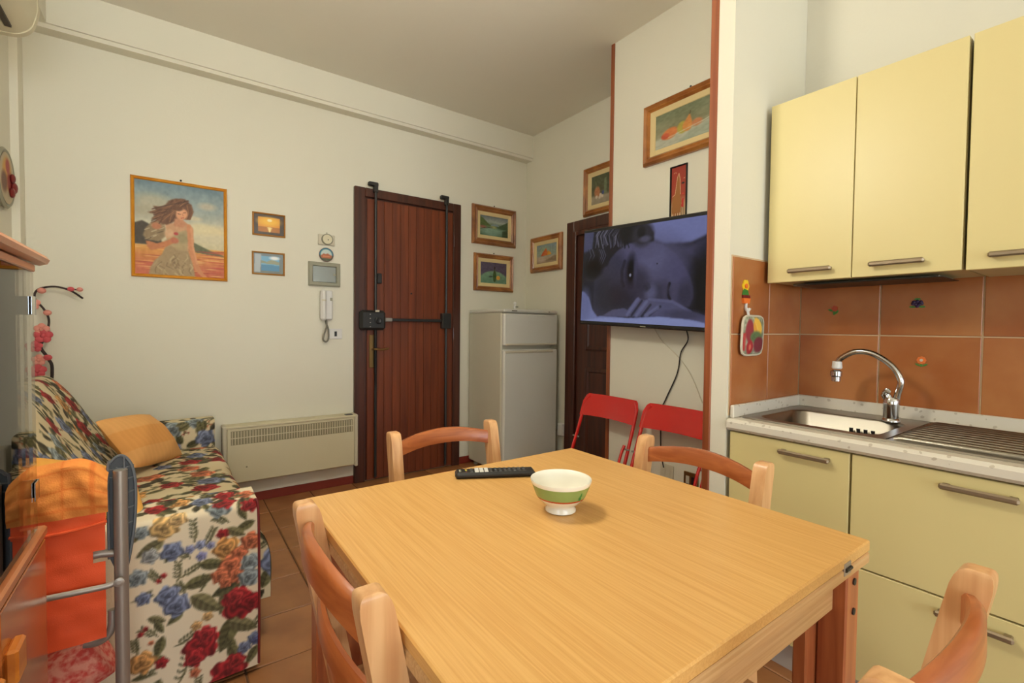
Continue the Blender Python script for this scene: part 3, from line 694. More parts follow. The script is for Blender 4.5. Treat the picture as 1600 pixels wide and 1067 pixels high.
# recessed wall: boats painting and still life over the interior door
cv = Canvas(.26, .20, 100); cv.vgrad([(0, (164, 140, 114)), (.3, (178, 160, 136)), (.42, (150, 160, 150)), (.6, (140, 156, 146)), (1, (128, 146, 156))])
cv.ell(.4, .65, .26, .2, (150, 168, 138), soft=.9, op=.7); cv.poly([(.22, .40), (.30, .56), (.48, .80), (.56, .56), (.56, .40)], (206, 108, 54), 1, 1); cv.poly([(.52, .40), (.58, .66), (.70, .54), (.76, .42)], (216, 152, 54), 1, 1); cv.poly([(.24, .40), (.34, .40), (.34, .58)], (190, 78, 50), .9, 1); cv.poly([(.4, .1), (.9, .35), (1, .3), (1, .05)], (132, 112, 86), .8, 4); cv.ell(.25, .2, .2, .1, (190, 170, 150), soft=.8); cv.noise(16, 9)
picture('oil_painting', 'small painting of orange sailboats left of interior door', 'picture', R2, 3.362, 2.948, 1.645, 1.955, .045, M_gilt, cv, M_paint, liner=.030, depth=.032, nail=False)
cv = Canvas(.27, .24, 100); cv.vgrad([(0, (150, 138, 118)), (.25, (160, 148, 126)), (.35, (90, 88, 64)), (1, (78, 86, 62))]); cv.ell(.28, .42, .14, .17, (176, 116, 76), soft=.4); cv.poly([(.60, .3), (.62, .85), (.72, .85), (.74, .3)], (110, 120, 90), 1, 2)
for x, y in ((.25, .25), (.40, .22), (.52, .24), (.44, .30)): cv.ell(x, y, .06, .05, (206, 190, 170), soft=.5)
cv.ell(.56, .36, .05, .06, (60, 74, 130), soft=.4); cv.line([(.2, .8), (.24, .55)], .01, (140, 150, 110)); cv.noise(14, 9)
picture('oil_painting', 'still life painting with jug above interior door, cut by wooden post', 'picture', R2, 2.698, 2.330, 2.024, 2.394, .046, M_gilt, cv, M_paint, liner=.032, depth=.034, nail=False)

# ------------------------------------------------------------------ TV wall
RT = on_right(X2)
cv = Canvas(.42, .25, 130); cv.vgrad([(0, (150, 150, 126)), (.3, (164, 162, 136)), (.5, (128, 128, 98)), (1, (116, 124, 96))]); cv.noise(6, 14)
cv.poly([(0, .0), (0, .28), (.3, .34), (.6, .30), (1, .50), (1, 0)], (176, 178, 160), 1, 6); cv.poly([(.3, .0), (.5, .22), (.9, .38), (1, .2), (1, 0)], (150, 160, 140), .7, 6)
cv.ell(.22, .36, .12, .09, (206, 122, 66), rot=.3, soft=.3); cv.ell(.15, .32, .06, .05, (196, 88, 56), soft=.4); cv.ell(.40, .40, .075, .10, (172, 158, 66), soft=.3); cv.ell(.47, .40, .07, .09, (206, 138, 70), soft=.3); cv.poly([(.42, .50), (.50, .72), (.53, .50)], (196, 128, 66), 1, 2); cv.ell(.60, .40, .07, .06, (196, 128, 84), soft=.5); cv.line([(.5, .70), (.51, .78)], .008, (90, 70, 40)); cv.line([(.2, .25), (.7, .38), (.95, .5)], .012, (206, 204, 186), .6); cv.noise(22, 8)
picture('oil_painting', 'large painting of pears and apples above television', 'picture', RT, 1.748, 1.180, 2.062, 2.392, .044, M_gilt, cv, M_paint, liner=.030, depth=.036)
cv = Canvas(.098, .30, 50); cv.vgrad([(0, (196, 176, 140)), (.35, (190, 150, 108)), (.5, (166, 66, 44)), (1, (156, 54, 40))])
cv.poly([(.05, .22), (.08, .48), (.26, .52), (.40, .82), (.5, .86), (.56, .78), (.62, .50), (.7, .40), (.66, .22), (.5, .14), (.2, .10)], (160, 104, 52), 1, 1)
cv.line([(.08, .5), (.26, .53), (.40, .82), (.50, .88), (.58, .78), (.62, .52)], .02, (226, 196, 150)); cv.ell(.24, .90, .10, .032, (206, 150, 110), soft=.2); cv.ell(.24, .90, .06, .02, (160, 60, 44), soft=.2)
cv.ell(.78, .70, .10, .05, (50, 40, 36), soft=.4); cv.ell(.86, .78, .05, .025, (214, 160, 120), soft=.3); cv.poly([(.68, .30), (.72, .44), (.86, .44), (.84, .28)], (190, 50, 44)); cv.line([(.72, .28), (.70, .04)], .02, (50, 40, 34)); cv.line([(.84, .28), (.84, .04)], .02, (50, 40, 34)); cv.ell(.80, .52, .08, .04, (206, 60, 50), soft=.4)
for x in (.14, .30, .46, .6): cv.line([(x, .2), (x-.02, .0)], .022, (232, 214, 180)); cv.line([(x+.06, .22), (x+.07, .0)], .014, (120, 70, 40))
gp = picture('giraffe_panel', 'narrow red panel with a painted giraffe standing on television', 'picture', RT, 1.576, 1.474, 1.70, 2.018, .007, M_black, cv, M_paint, depth=.012, nail=False)

# television, hanging slightly askew on its bracket
TVX = 2.03
Mtv = Matrix.Translation((TVX, 1.614, 1.441)) @ Matrix.Rotation(math.radians(2.75), 4, 'X')
tv = thing('television', 'large flat television with black bezel on a wall bracket', 'television', (TVX, 1.614, 1.15))
b = MB().box(0, .035, -.484, .484, -.284, .284, .006); obj('bezel', b.xf(Mtv), M_blackplastic, tv)
b = MB().box(.035, .075, -.30, .30, -.20, .16, .01); obj('rear_housing', b.xf(Mtv), M_blackplastic, tv)
cv = Canvas(.944, .526, 300)
def sv(x, y):
    t = 230-.1625*(x-215); q = 830+.064*(x-220); return ((x-217)/795, 1-(y-t)/(q-t))
def SP(pts, col, op=1.0, blur=4): cv.poly([sv(*p) for p in pts], col, op, blur)
def SE(x, y, rx, ry, col, soft=.8, op=1.0, rot=0):
    u, v = sv(x, y); cv.ell(u, v, rx/795, ry/795*.86, col, rot, soft, op)
def SL(pts, w_, col, op=1.0): cv.line([sv(*p) for p in pts], w_/795, col, op)
cv.a[:] = (34, 33, 44)
SP([(200, 180), (330, 200), (300, 330), (200, 370)], (84, 86, 120), 1, 10)
SP([(560, 150), (1030, 90), (1030, 170), (940, 240), (830, 300), (700, 300), (640, 270)], (136, 142, 200), 1, 12)
SP([(1030, 100), (1030, 900), (860, 800), (850, 600), (800, 440), (740, 330), (840, 300), (950, 210)], (44, 42, 58), 1, 14)
SP([(1030, 140), (1030, 330), (880, 420), (790, 350), (900, 270)], (72, 70, 104), .8, 18)
SE(960, 620, 120, 220, (14, 14, 18), .6)
SP([(390, 420), (440, 340), (520, 288), (620, 280), (700, 312), (760, 368), (803, 440), (834, 520), (853, 600), (858, 670), (842, 735), (760, 720), (640, 720), (500, 780), (380, 800), (300, 790), (300, 560), (340, 470)], (78, 75, 106), 1, 5)
SE(650, 395, 130, 105, (108, 107, 148), 1.2, .9); SE(560, 335, 90, 50, (94, 92, 130), 1.2, .8); SE(770, 520, 60, 120, (92, 90, 128), 1.2, .8)
SE(390, 640, 120, 150, (46, 45, 58), 1.0, .9); SE(480, 690, 110, 70, (40, 39, 52), 1.0, .8); SE(430, 470, 60, 80, (60, 58, 82), 1.0, .8)
SE(570, 560, 60, 70, (56, 53, 74), 1.0, .9); SE(700, 640, 60, 50, (62, 60, 84), 1.0, .9); SE(820, 650, 40, 60, (58, 56, 80), 1.0, .9)
SL([(490, 420), (476, 490), (480, 560), (492, 590)], 12, (38, 36, 50), .8)
SE(532, 480, 30, 78, (30, 28, 40), .8); SE(530, 490, 17, 52, (10, 10, 14), .5); SE(527, 516, 6, 9, (170, 172, 200), .6); SE(556, 470, 12, 70, (96, 94, 132), 1.0, .6)
SE(648, 635, 30, 36, (104, 104, 142), 1.0, .9); SE(622, 598, 18, 22, (52, 50, 70), .9); SL([(612, 560), (640, 600)], 10, (64, 62, 86), .7)
SL([(742, 575), (734, 615), (738, 655), (750, 685)], 9, (26, 24, 34), .9); SE(722, 620, 16, 46, (80, 74, 104), .9, .7); SE(768, 625, 18, 44, (84, 80, 112), .9, .7)
SE(673, 438, 4, 4, (48, 46, 62), .6)
SP([(285, 190), (470, 160), (600, 165), (645, 225), (650, 285), (560, 285), (500, 300), (440, 350), (400, 400), (385, 450), (330, 480), (300, 520), (240, 510), (235, 420), (275, 340)], (30, 28, 36), 1, 5)
for i in range(46):
    x = 290+200*cv.rs.rand(); SL([(x+30, 190), (x, 235+20*cv.rs.rand()), (x-10+40*cv.rs.rand(), 300+30*cv.rs.rand())], 3+3*cv.rs.rand(), [(128, 126, 150), (18, 16, 22), (84, 82, 104), (26, 24, 32), (100, 98, 122)][i % 5], .75)
for i in range(16):
    x = 250+110*cv.rs.rand(); SL([(x, 340), (x+16, 380), (x-6, 440)], 3.5, [(104, 102, 126), (16, 15, 20), (40, 38, 50)][i % 3], .8)
SE(585, 235, 58, 62, (50, 47, 60), .5); SE(578, 222, 22, 30, (20, 18, 24), .6); SE(600, 268, 30, 16, (92, 90, 116), .8); SE(480, 215, 40, 60, (16, 15, 20), .8)
SE(290, 470, 60, 55, (12, 12, 15), .6)
SP([(200, 625), (235, 632), (268, 670), (300, 760), (330, 800), (420, 800), (520, 815), (700, 798), (860, 812), (960, 850), (1010, 880), (1010, 930), (200, 900)], (136, 144, 198), 1, 4)
SE(240, 730, 40, 90, (116, 122, 172), .9, .8)
SP([(370, 795), (430, 756), (500, 745), (522, 758), (572, 672), (622, 690), (642, 680), (760, 692), (860, 768), (1000, 830), (1000, 885), (860, 822), (700, 800), (560, 806), (400, 802)], (94, 94, 130), 1, 2)
for q in (((548, 795), (602, 694)), ((606, 800), (650, 722)), ((648, 792), (702, 734))): SL(q, 8, (44, 44, 62), .85)
for q in (((522, 790), (580, 682)), ((575, 796), (628, 700)), ((628, 796), (690, 742))): SL(q, 12, (124, 126, 170), .75)
SL([(640, 684), (760, 698), (850, 768)], 9, (112, 112, 152), .8); SE(820, 790, 90, 24, (70, 68, 96), .9, .8)
SP([(200, 835), (330, 815), (420, 812), (560, 818), (700, 806), (840, 822), (960, 862), (1010, 905), (1010, 940), (200, 920)], (158, 168, 224), 1, 3)
cv.noise(60, 3)
sc_ = MB(); sc_.grid(lambda a, c: (-.0015, .472-.944*a, -.262+.526*c), cv.nx-1, cv.ny-1, lambda a, c: cv.sample(a, c))
obj('screen', sc_.xf(Mtv), M_screen, tv)
b = MB().box(-.002, 0, -.018, .018, -.279, -.273); obj('maker_badge', b.xf(Mtv), M_grey, tv)
b = MB().box(.075, .146, -.10, .10, -.09, .09, .004); obj('wall_bracket', b.xf(Mtv), M_black, tv)
b = MB(); b.tube(smooth_path([(2.10, 1.42, 1.17), (2.165, 1.445, 1.10), (2.165, 1.485, 1.033), (2.168, 1.500, .95), (2.168, 1.52, .888), (2.168, 1.578, .768), (2.166, 1.60, .70), (2.166, 1.60, .50), (2.16, 1.575, .40)], 6), .0035, 6)
tag(obj('power_cable', b, M_blackplastic, None, smooth=True), 'thin black power cable hanging from television down the wall', 'cable')
b = MB(); b.tube(smooth_path([(2.172, 1.70, 1.22), (2.172, 1.62, 1.10), (2.172, 1.52, 1.02), (2.172, 1.43, .92), (2.172, 1.36, .78)], 6), .003, 6)
tag(obj('aerial_cable', b, M_offwhite, None, smooth=True), 'cream aerial cable curving along wall under television', 'cable')
for (yc, zc, lab, mm) in ((1.562, .378, 'beige wall socket behind dining chair, left of two', M_offwhite), (1.415, .372, 'brown wall socket next to the wooden post, right of two', M_brass)):
    so = thing('wall_socket', lab, 'socket', RT(yc, zc-.04, 0))
    b = MB(); plate(b, RT, yc-.042, yc+.042, zc-.040, zc+.040, .0, .010, .003); obj('plate', b, mm, so)
    for q in (-1, 1):
        b = MB(); plate(b, RT, yc+q*.016-.010, yc+q*.016+.010, zc-.020, zc+.020, .010, .013, .001); obj('insert', b, M_offwhite if (mm is M_offwhite or q > 0) else M_blackplastic, so)

# ------------------------------------------------------------------ fridge
fr = thing('fridge', 'off-white two-door fridge freezer between entrance and interior doors', 'fridge', (2.30, 3.15, 0))
FX0, FX1, FY0, FY1_ = 2.03, 2.565, 2.93, 3.435
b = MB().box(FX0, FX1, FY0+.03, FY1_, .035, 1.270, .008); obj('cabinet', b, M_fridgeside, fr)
b = MB().box(FX0-.004, FX1+.004, FY0-.01, FY1_, 1.270, 1.296, .008); tp = obj('top_panel', b, M_fridge, fr)
b = MB().box(FX0+.07, FX0+.12, FY0-.0115, FY0-.009, 1.279, 1.287); obj('badge', b, M_cablegrey, tp)
b = MB().box(FX1-.10, FX1-.085, FY0-.0115, FY0-.009, 1.280, 1.286); obj('indicator', b, M_cablegrey, tp)
b = MB().box(FX0, FX1, FY0-.012, FY0+.028, 1.015, 1.262, .010); fd = obj('freezer_door', b, M_fridge, fr)
b = MB().box(FX0+.01, FX1-.02, FY0-.020, FY0-.010, 1.016, 1.032, .004); obj('grip', b, M_offwhite, fd)
b = MB().box(FX0, FX1, FY0-.012, FY0+.028, .06, .985, .010); fd2 = obj('fridge_door', b, M_fridge, fr)
b = MB().box(FX0+.01, FX1-.05, FY0-.020, FY0-.010, .958, .978, .004); obj('grip', b, M_offwhite, fd2)
b = MB().box(FX1-.05, FX1-.006, FY0-.016, FY0+.02, .988, 1.010, .003); obj('hinge', b, M_grey, fr)
for (x, y) in ((FX0+.04, FY0+.07), (FX1-.04, FY0+.07), (FX0+.04, FY1_-.06), (FX1-.04, FY1_-.06)):
    b = MB().lathe([(.018, .001), (.018, .03), (.010, .04)], (x, y, 0), 10); obj('foot', b, M_grey, fr)
fg = thing('fridge_figurine', 'tiny white ornament standing on top of fridge', 'ornament', (2.275, 3.12, 1.296))
b = MB().lathe([(.020, 0), (.020, .006), (.010, .012), (.014, .03), (.008, .045)], (2.275, 3.12, 1.2963), 14); obj('body', b, M_white, fg, smooth=True)
b = MB().sphere((2.275, 3.12, 1.2963+.055), .014, 10, 8); obj('head', b, M_white, fg, smooth=True)
b = MB().box(2.270, 2.298, 3.106, 3.110, 1.318, 1.330, .001); obj('label_tag', b, M_grey, fg)
jb = thing('junction_box', 'white wall junction box low beside fridge', 'socket', R2(2.91, .27, 0))
b = MB(); plate(b, R2, 2.89, 2.95, .26, .36, 0, .04, .005); obj('cover', b, M_white, jb)
b = MB(); b.tube([R2(2.905, .26, .012), R2(2.905, .06, .012)], .006, 6); b.tube([R2(2.95, .30, .012), R2(3.06, .28, .012), R2(3.2, .27, .012)], .005, 6); obj('conduit', b, M_offwhite, jb)

# ------------------------------------------------------------------ red folding chairs leaning on the TV wall (left of them reaches past the corner)
def red_chair(yc, label):
    t = thing('folding_chair', label, 'chair', (1.95, yc, 0), 0, 'red folding chairs leaning on the wall')
    # plane of the folded chair: parameter z -> x
    X = lambda z, off=0: 1.815 + .36*z + off
    hw = .205
    for s_ in (-1, 1):
        b = MB(); b.tube(smooth_path([(X(.008), yc+s_*hw, .010), (X(.30), yc+s_*hw, .30), (X(.60), yc+s_*(hw-.004), .60), (X(.70), yc+s_*(hw-.010), .70), (X(.742), yc+s_*(hw-.035), .742)], 5), .0095, 8); obj('front_leg', b, M_red, t, smooth=True)
        b = MB(); b.tube(smooth_path([(X(.02, -.03), yc+s_*(hw-.022), .010), (X(.30, -.028), yc+s_*(hw-.022), .30), (X(.46, -.026), yc+s_*(hw-.022), .46), (X(.50, -.012), yc+s_*(hw-.020), .52)], 5), .008, 8); obj('rear_leg', b, M_red, t, smooth=True)
        b = MB(); b.tube([(X(.50, -.012), yc+s_*(hw-.035), .50), (X(.50, -.012), yc+s_*(hw+.012), .50)], .005, 6); obj('pivot', b, M_alu, t)
    # backrest sheet with rounded upper corners, wrapped round the tubes
    def bk(u, v):
        y = yc+hw*1.03*(1-2*u); e = abs(1-2*u)
        top = .755 - (.045*max(0, (e-.86)/.14)**2); bot = .625+.004*math.sin(u*PI)
        z = bot+(top-bot)*v
        return (X(z, -.011 + .020*(1-e*e)), y, z)
    b = MB(); b.grid(bk, 28, 8); n = len(b.v)
    b.v += [(x+.004, y, z) for x, y, z in b.v]; nu, nv = 28, 8
    b.f += [tuple(i+n for i in reversed(f)) for f in list(b.f)]
    edge = [i for i in range(nu+1)]+[j*(nu+1)+nu for j in range(1, nv+1)]+[nv*(nu+1)+i for i in range(nu-1, -1, -1)]+[j*(nu+1) for j in range(nv-1, 0, -1)]
    b.f += [(edge[i], edge[(i+1) % len(edge)], edge[(i+1) % len(edge)]+n, edge[i]+n) for i in range(len(edge))]
    obj('backrest', b, M_red, t, smooth=60)
    b = MB(); Ms = Matrix.Translation((X(.21, -.012), yc, .21)) @ Matrix.Rotation(math.atan(.36), 4, 'Y'); b.box(-.008, .008, -.175, .175, -.15, .15, .006, Ms); obj('seat', b, M_red, t)
    for z in (.08,):
        b = MB(); b.tube([(X(z), yc-hw, z), (X(z), yc+hw, z)], .007, 8); obj('stretcher', b, M_red, t)
    return t
red_chair(1.885, 'red metal folding chair leaning past the wall corner, left one of the pair')
red_chair(1.430, 'red metal folding chair leaning behind the wooden post, right one of the pair')

# ------------------------------------------------------------------ kitchen
KF = 1.632     # cabinet front plane
# wall tiles
T = .2815; GR = .0050
def wtile(fn, a0, a1, v0, v1, par):
    b = MB(); plate(b, fn, a0+GR*.5, a1-GR*.5, v0+GR*.5, v1-GR*.5, .0015, .007, .0015); return obj('tile', b, M_wtile, par)
RK = on_right(XK); SD = lambda u, v, d: (u, YS0-d, v)
b = MB(); plate(b, RK, -.80, YS0, .84, 1.424, 0, .003); obj('tile_grout', b, M_wgrout, wk)
b = MB(); plate(b, SD, 1.640, XK, .84, 1.424, 0, .003); obj('tile_grout', b, M_wgrout, ws)
for i in range(6):
    y1 = YS0-.0068-T*i if i else YS0-.0068
    for (v0, v1) in ((.858, 1.1365), (1.1365, 1.420)): wtile(RK, max(-.8, .9182-T*(i+1)), .9182-T*i, v0, v1, wk)
for (a0, a1) in ((1.910, XK-.0068), (1.642, 1.910)):
    for (v0, v1) in ((.858, 1.1365), (1.1365, 1.420)): wtile(SD, a0, a1, v0, v1, ws)

def bar_handle(fnx, y0, y1, z, par, L=None):
    """flat bow handle on a front facing -x; fnx = front plane"""
    b = MB(); b.box(fnx-.028, fnx-.018, y0, y1, z-.008, z+.008, .0045)
    for y in (y0+.012, y1-.012): b.box(fnx-.02, fnx-.0005, y-.008, y+.008, z-.006, z+.006, .002)
    return obj('handle', b, M_nickel, par)
def base_unit(label, y0, y1, fronts):
    t = thing('base_cabinet', label, 'cabinet', (1.9, (y0+y1)/2, 0), 0, 'pale yellow base cabinets under the worktop')
    b = MB().box(KF+.021, XK-.012, y0+.001, y1-.001, .115, .628 if y1 > .6 else .628).box(KF+.021, KF+.04, y0+.001, y1-.001, .628, .792); obj('body', b, M_yellowedge, t)
    b = MB().box(1.689, 1.705, y0, y1, .0, .113); obj('plinth', b, M_plinth, t)
    for (nm, z0, z1, hy0, hy1, hz) in fronts:
        b = MB().box(KF, KF+.019, y0+.002, y1-.002, z0+.0015, z1-.0015, .0015); d = obj(nm, b, M_yellow, t)
        bar_handle(KF, hy0, hy1, hz, d)
    return t
base_unit('pale yellow base cabinet with one door, under the sink bowl', .537, .912, [('door', .118, .788, .585, .735, .755)])
base_unit('pale yellow base cabinet with two wide drawers, under the drainer', -.02, .535, [('drawer', .456, .788, .188, .334, .753), ('drawer', .118, .454, .188, .334, .418)])
base_unit('pale yellow base cabinet at right edge under the worktop', -.60, -.022, [('door', .118, .788, -.38, -.24, .755)])

# worktop with a hole for the sink (sink: x 1.672..2.150, y 0.02..0.905)
wt = thing('worktop', 'white speckled laminate kitchen worktop with raised back edge', 'worktop', (1.9, .5, .793))
b = MB().box(1.612, 1.690, -.60, YS0-.002, .793, .833, .010).box(2.136, XK-.002, -.60, YS0-.002, .793, .833).box(1.69, 2.136, .890, YS0-.002, .793, .833).box(1.69, 2.136, -.60, .05, .793, .833); obj('slab', b, M_counter, wt)
b = MB().box(XK-.022, XK-.008, -.60, YS0-.009, .833, .879, .003); obj('upstand', b, M_counter, wt)
b = MB().box(1.640, XK-.024, YS0-.022, YS0-.008, .833, .879, .003); obj('upstand', b, M_counter, wt)

# sink: drawn steel tray
sk = thing('kitchen_sink', 'stainless steel inset sink with ribbed drainer', 'sink', (1.9, .5, .833))
SX0, SX1, SY0, SY1 = 1.668, 2.145, .035, .898
def rr(x0, x1, y0, y1, r, n=6):
    out = []
    for (cx, cy, a0) in ((x1-r, y1-r, 0), (x0+r, y1-r, PI/2), (x0+r, y0+r, PI), (x1-r, y0+r, 1.5*PI)):
        for k in range(n+1):
            a = a0+PI/2*k/n; out.append((cx+r*math.cos(a), cy+r*math.sin(a)))
    return out
bx0, bx1, by0, by1 = 1.715, 2.030, .500, .860
outer = rr(SX0, SX1, SY0, SY1, .03); n = len(outer)
b = MB()
loops = [[(x, y, .8335) for x, y in outer], [(x, y, .8385) for x, y in rr(SX0+.004, SX1-.004, SY0+.004, SY1-.004, .028)], [(x, y, .8375) for x, y in rr(SX0+.018, SX1-.018, SY0+.018, SY1-.018, .02)]]
V = [p for l in loops for p in l]; Fc = []
for i in range(2):
    for k in range(n): Fc.append((i*n+k, i*n+(k+1) % n, (i+1)*n+(k+1) % n, (i+1)*n+k))
b.add(V, Fc); obj('rim', b, M_steel, sk, smooth=50)
# bowl
b = MB(); hole = [(x, y, .8375) for x, y in rr(bx0, bx1, by0, by1, .05)]
lo2 = [(x, y, .832) for x, y in rr(bx0+.006, bx1-.006, by0+.006, by1-.006, .05)]
lo3 = [(x, y, .70) for x, y in rr(bx0+.016, bx1-.016, by0+.016, by1-.016, .05)]
lo4 = [(x, y, .683) for x, y in rr(bx0+.034, bx1-.034, by0+.034, by1-.034, .045)]
V = hole+lo2+lo3+lo4; Fc = []
for i in range(3):
    for k in range(n): Fc.append((i*n+k, i*n+(k+1) % n, (i+1)*n+(k+1) % n, (i+1)*n+k))
Fc.append(tuple(3*n+k for k in range(n))); b.add(V, Fc); bw = obj('bowl', b, M_steel, sk, smooth=60)
b = MB()
for q in range(4): b.box(bx1-.0245, bx1-.0215, .655-.022*q, .667-.022*q, .775, .80, .001)
obj('overflow_slots', b, M_blackplastic, bw)
b = MB().lathe([(.04, .684), (.04, .687), (.03, .688), (.012, .685)], (1.87, .68, 0), 20); obj('drain', b, M_chrome, bw, smooth=True)
# deck around the bowl: flat ring plus the drainer
b = MB()
inn = rr(SX0+.018, SX1-.018, SY0+.018, SY1-.018, .02)
b.box(bx1-.001, SX1-.018, by0-.03, SY1-.018, .8365, .8376); b.box(SX0+.018, bx0+.001, by0-.03, SY1-.018, .8365, .8376); b.box(bx0, bx1, by1-.001, SY1-.018, .8365, .8376); b.box(bx0, bx1, by0-.03, by0+.001, .8365, .8376)
# corner fills of the bowl opening
for (cx, cy, sx, sy) in ((bx0, by0, 1, 1), (bx1, by0, -1, 1), (bx0, by1, 1, -1), (bx1, by1, -1, -1)):
    pts = [(cx, cy)]+[(cx+sx*.05-sx*.05*math.cos(PI/2*k/6), cy+sy*.05-sy*.05*math.sin(PI/2*k/6)) for k in range(7)]
    b.prism(pts, .8365, .8376, lambda u, v, h: (u, v, h))
obj('deck', b, M_steel, sk)
b = MB().box(SX0+.018, SX1-.018, SY0+.018, by0-.03, .834, .8355); dr = obj('drainer', b, M_steel, sk)
for k in range(10):
    x = SX0+.050+.0405*k
    b = MB(); b.tube([(x, SY0+.04, .8340), (x, SY0+.055, .8385), (x, by0-.060, .8385), (x, by0-.045, .8340)], .0110, 10); obj('drainer_rib', b, M_steel, dr, smooth=True)
# tap
tpz = .8377
tap = thing('mixer_tap', 'chrome swan-neck mixer tap with white nozzle behind sink bowl', 'tap', (2.035, .553, tpz))
b = MB().lathe([(.027, 0), (.027, .006), (.022, .012), (.023, .060), (.024, .075), (.018, .085)], (2.035, .553, tpz), 20); obj('body', b, M_chrome, tap, smooth=True)
b = MB(); b.tube(smooth_path([(2.033, .562, tpz+.078), (2.030, .570, tpz+.098), (2.022, .560, tpz+.108)], 5), [.014]*5+[.010]*6, 10); obj('lever', b, M_chrome, tap, smooth=True)
b = MB(); b.tube(smooth_path([(2.04, .546, tpz+.05), (2.04, .537, tpz+.10), (2.038, .530, tpz+.145), (2.036, .556, tpz+.195), (2.034, .612, tpz+.234), (2.032, .665, tpz+.238), (2.03, .708, tpz+.212), (2.03, .718, tpz+.19)], 7), .0105, 12); obj('spout', b, M_chrome, tap, smooth=True)
b = MB().lathe([(.015, .024), (.017, .0), (.014, -.004)], (2.03, .720, tpz+.176), 14); obj('nozzle_collar', b, M_white, tap, smooth=True)
b = MB().lathe([(.012, .0), (.019, -.006), (.019, -.022), (.015, -.026), (.015, -.042), (.011, -.044)], (2.03, .722, tpz+.168), 14); obj('nozzle', b, M_chrome, tap, smooth=True)

# wall cabinets
UF = 1.862
def wall_unit(label, y0, y1, doors, zb):
    t = thing('wall_cabinet', label, 'cabinet', (2.0, (y0+y1)/2, zb), 0, 'pale yellow wall cabinets')
    b = MB().box(UF+.021, XK-.0075, y0+.001, y1-.001, zb+.004, 2.002); obj('body', b, M_yellowedge, t)
    for (a0, a1, hy) in doors:
        b = MB().box(UF, UF+.019, a0+.0015, a1-.0015, zb, 2.004, .0015); d = obj('door', b, M_yellow, t); bar_handle(UF, hy-.071, hy+.071, zb+.037, d)
    return t
wall_unit('pale yellow two-door wall cabinet nearest the stub wall, over sink bowl', .351, .905, [(.627, .905, .752), (.351, .627, .503)], 1.333)
wall_unit('pale yellow wall cabinet at right edge of the photo', -.205, .345, [(.068, .345, .225), (-.205, .068, -.05)], 1.331)
hd = thing('cooker_hood', 'grey built-in extractor panel under the two-door wall cabinet', 'hood', (2.02, .6, 1.31))
b = MB().box(2.000, XK-.009, .430, .872, 1.327, 1.3365, .003); obj('panel', b, M_hood, hd)
b = MB().box(1.94, XK-.05, .41, .83, 1.3235, 1.325); obj('filter', b, M_blackplastic, hd)

# stickers on the tiles
def petals(mb, fn, u, v, r, n, d, pr):
    for k in range(n):
        a = 2*PI*k/n; cu, cv_ = u+r*math.cos(a), v+r*math.sin(a)
        mb.prism([(cu+pr*math.cos(2*PI*j/8), cv_+pr*math.sin(2*PI*j/8)) for j in range(8)], d, d+.002+.0003*(k % 3), fn)
    return mb
st = thing('tile_sticker', 'small red rose sticker on tile left of tap', 'sticker', RK(.793, 1.225, .007))
b = petals(MB(), RK, .788, 1.243, .006, 5, .0072, .006); obj('petals', b, M_cred, st)
b = MB()
for (u, v, a) in ((.803, 1.236, .4), (.781, 1.228, 2.2), (.790, 1.226, 1.6)): b.prism([(u+.010*math.cos(a)*math.cos(t)-.004*math.sin(a)*math.sin(t), v+.010*math.sin(a)*math.cos(t)+.004*math.cos(a)*math.sin(t)) for t in np.linspace(0, 2*PI, 9)[:-1]], .0072, .0086, RK)
obj('leaves', b, M_gstick, st)
st = thing('tile_sticker', 'dark purple grape sticker on upper tile right of tap', 'sticker', RK(.527, 1.24, .007))
b = MB()
for (u, v) in ((-.010, .004), (0, .006), (.010, .004), (-.006, -.004), (.005, -.004), (-.012, -.002), (.012, -.002), (0, -.010)): b.sphere(RK(.527+u, 1.255+v, .0085), .0062, 8, 6, (.35, 1, 1))
obj('berries', b, M_pstick, st, smooth=True)
b = MB()
for (u, v) in ((.527, 1.270), (.514, 1.242), (.540, 1.242)): b.prism([(u+.010*math.cos(t), v+.004*math.sin(t)) for t in np.linspace(0, 2*PI, 9)[:-1]], .0072, .0084, RK)
obj('leaves', b, M_gstick, st)
st = thing('tile_sticker', 'small orange flower sticker on lower tile beside tap spout', 'sticker', RK(.51, 1.03, .007))
b = petals(MB(), RK, .51, 1.050, .0085, 8, .0072, .0055); obj('petals', b, M_ostick, st)
b = MB().prism([(.51+.005*math.cos(t), 1.05+.005*math.sin(t)) for t in np.linspace(0, 2*PI, 9)[:-1]], .0095, .0105, RK); obj('centre', b, M_offwhite, st)
b = MB()
for (u, v, a) in ((.520, 1.033, .5), (.500, 1.033, 2.6), (.51, 1.034, 1.57)): b.prism([(u+.009*math.cos(a)*math.cos(t)-.003*math.sin(a)*math.sin(t), v+.009*math.sin(a)*math.cos(t)+.003*math.cos(a)*math.sin(t)) for t in np.linspace(0, 2*PI, 9)[:-1]], .0072, .0086, RK)
obj('leaves', b, M_gstick, st)
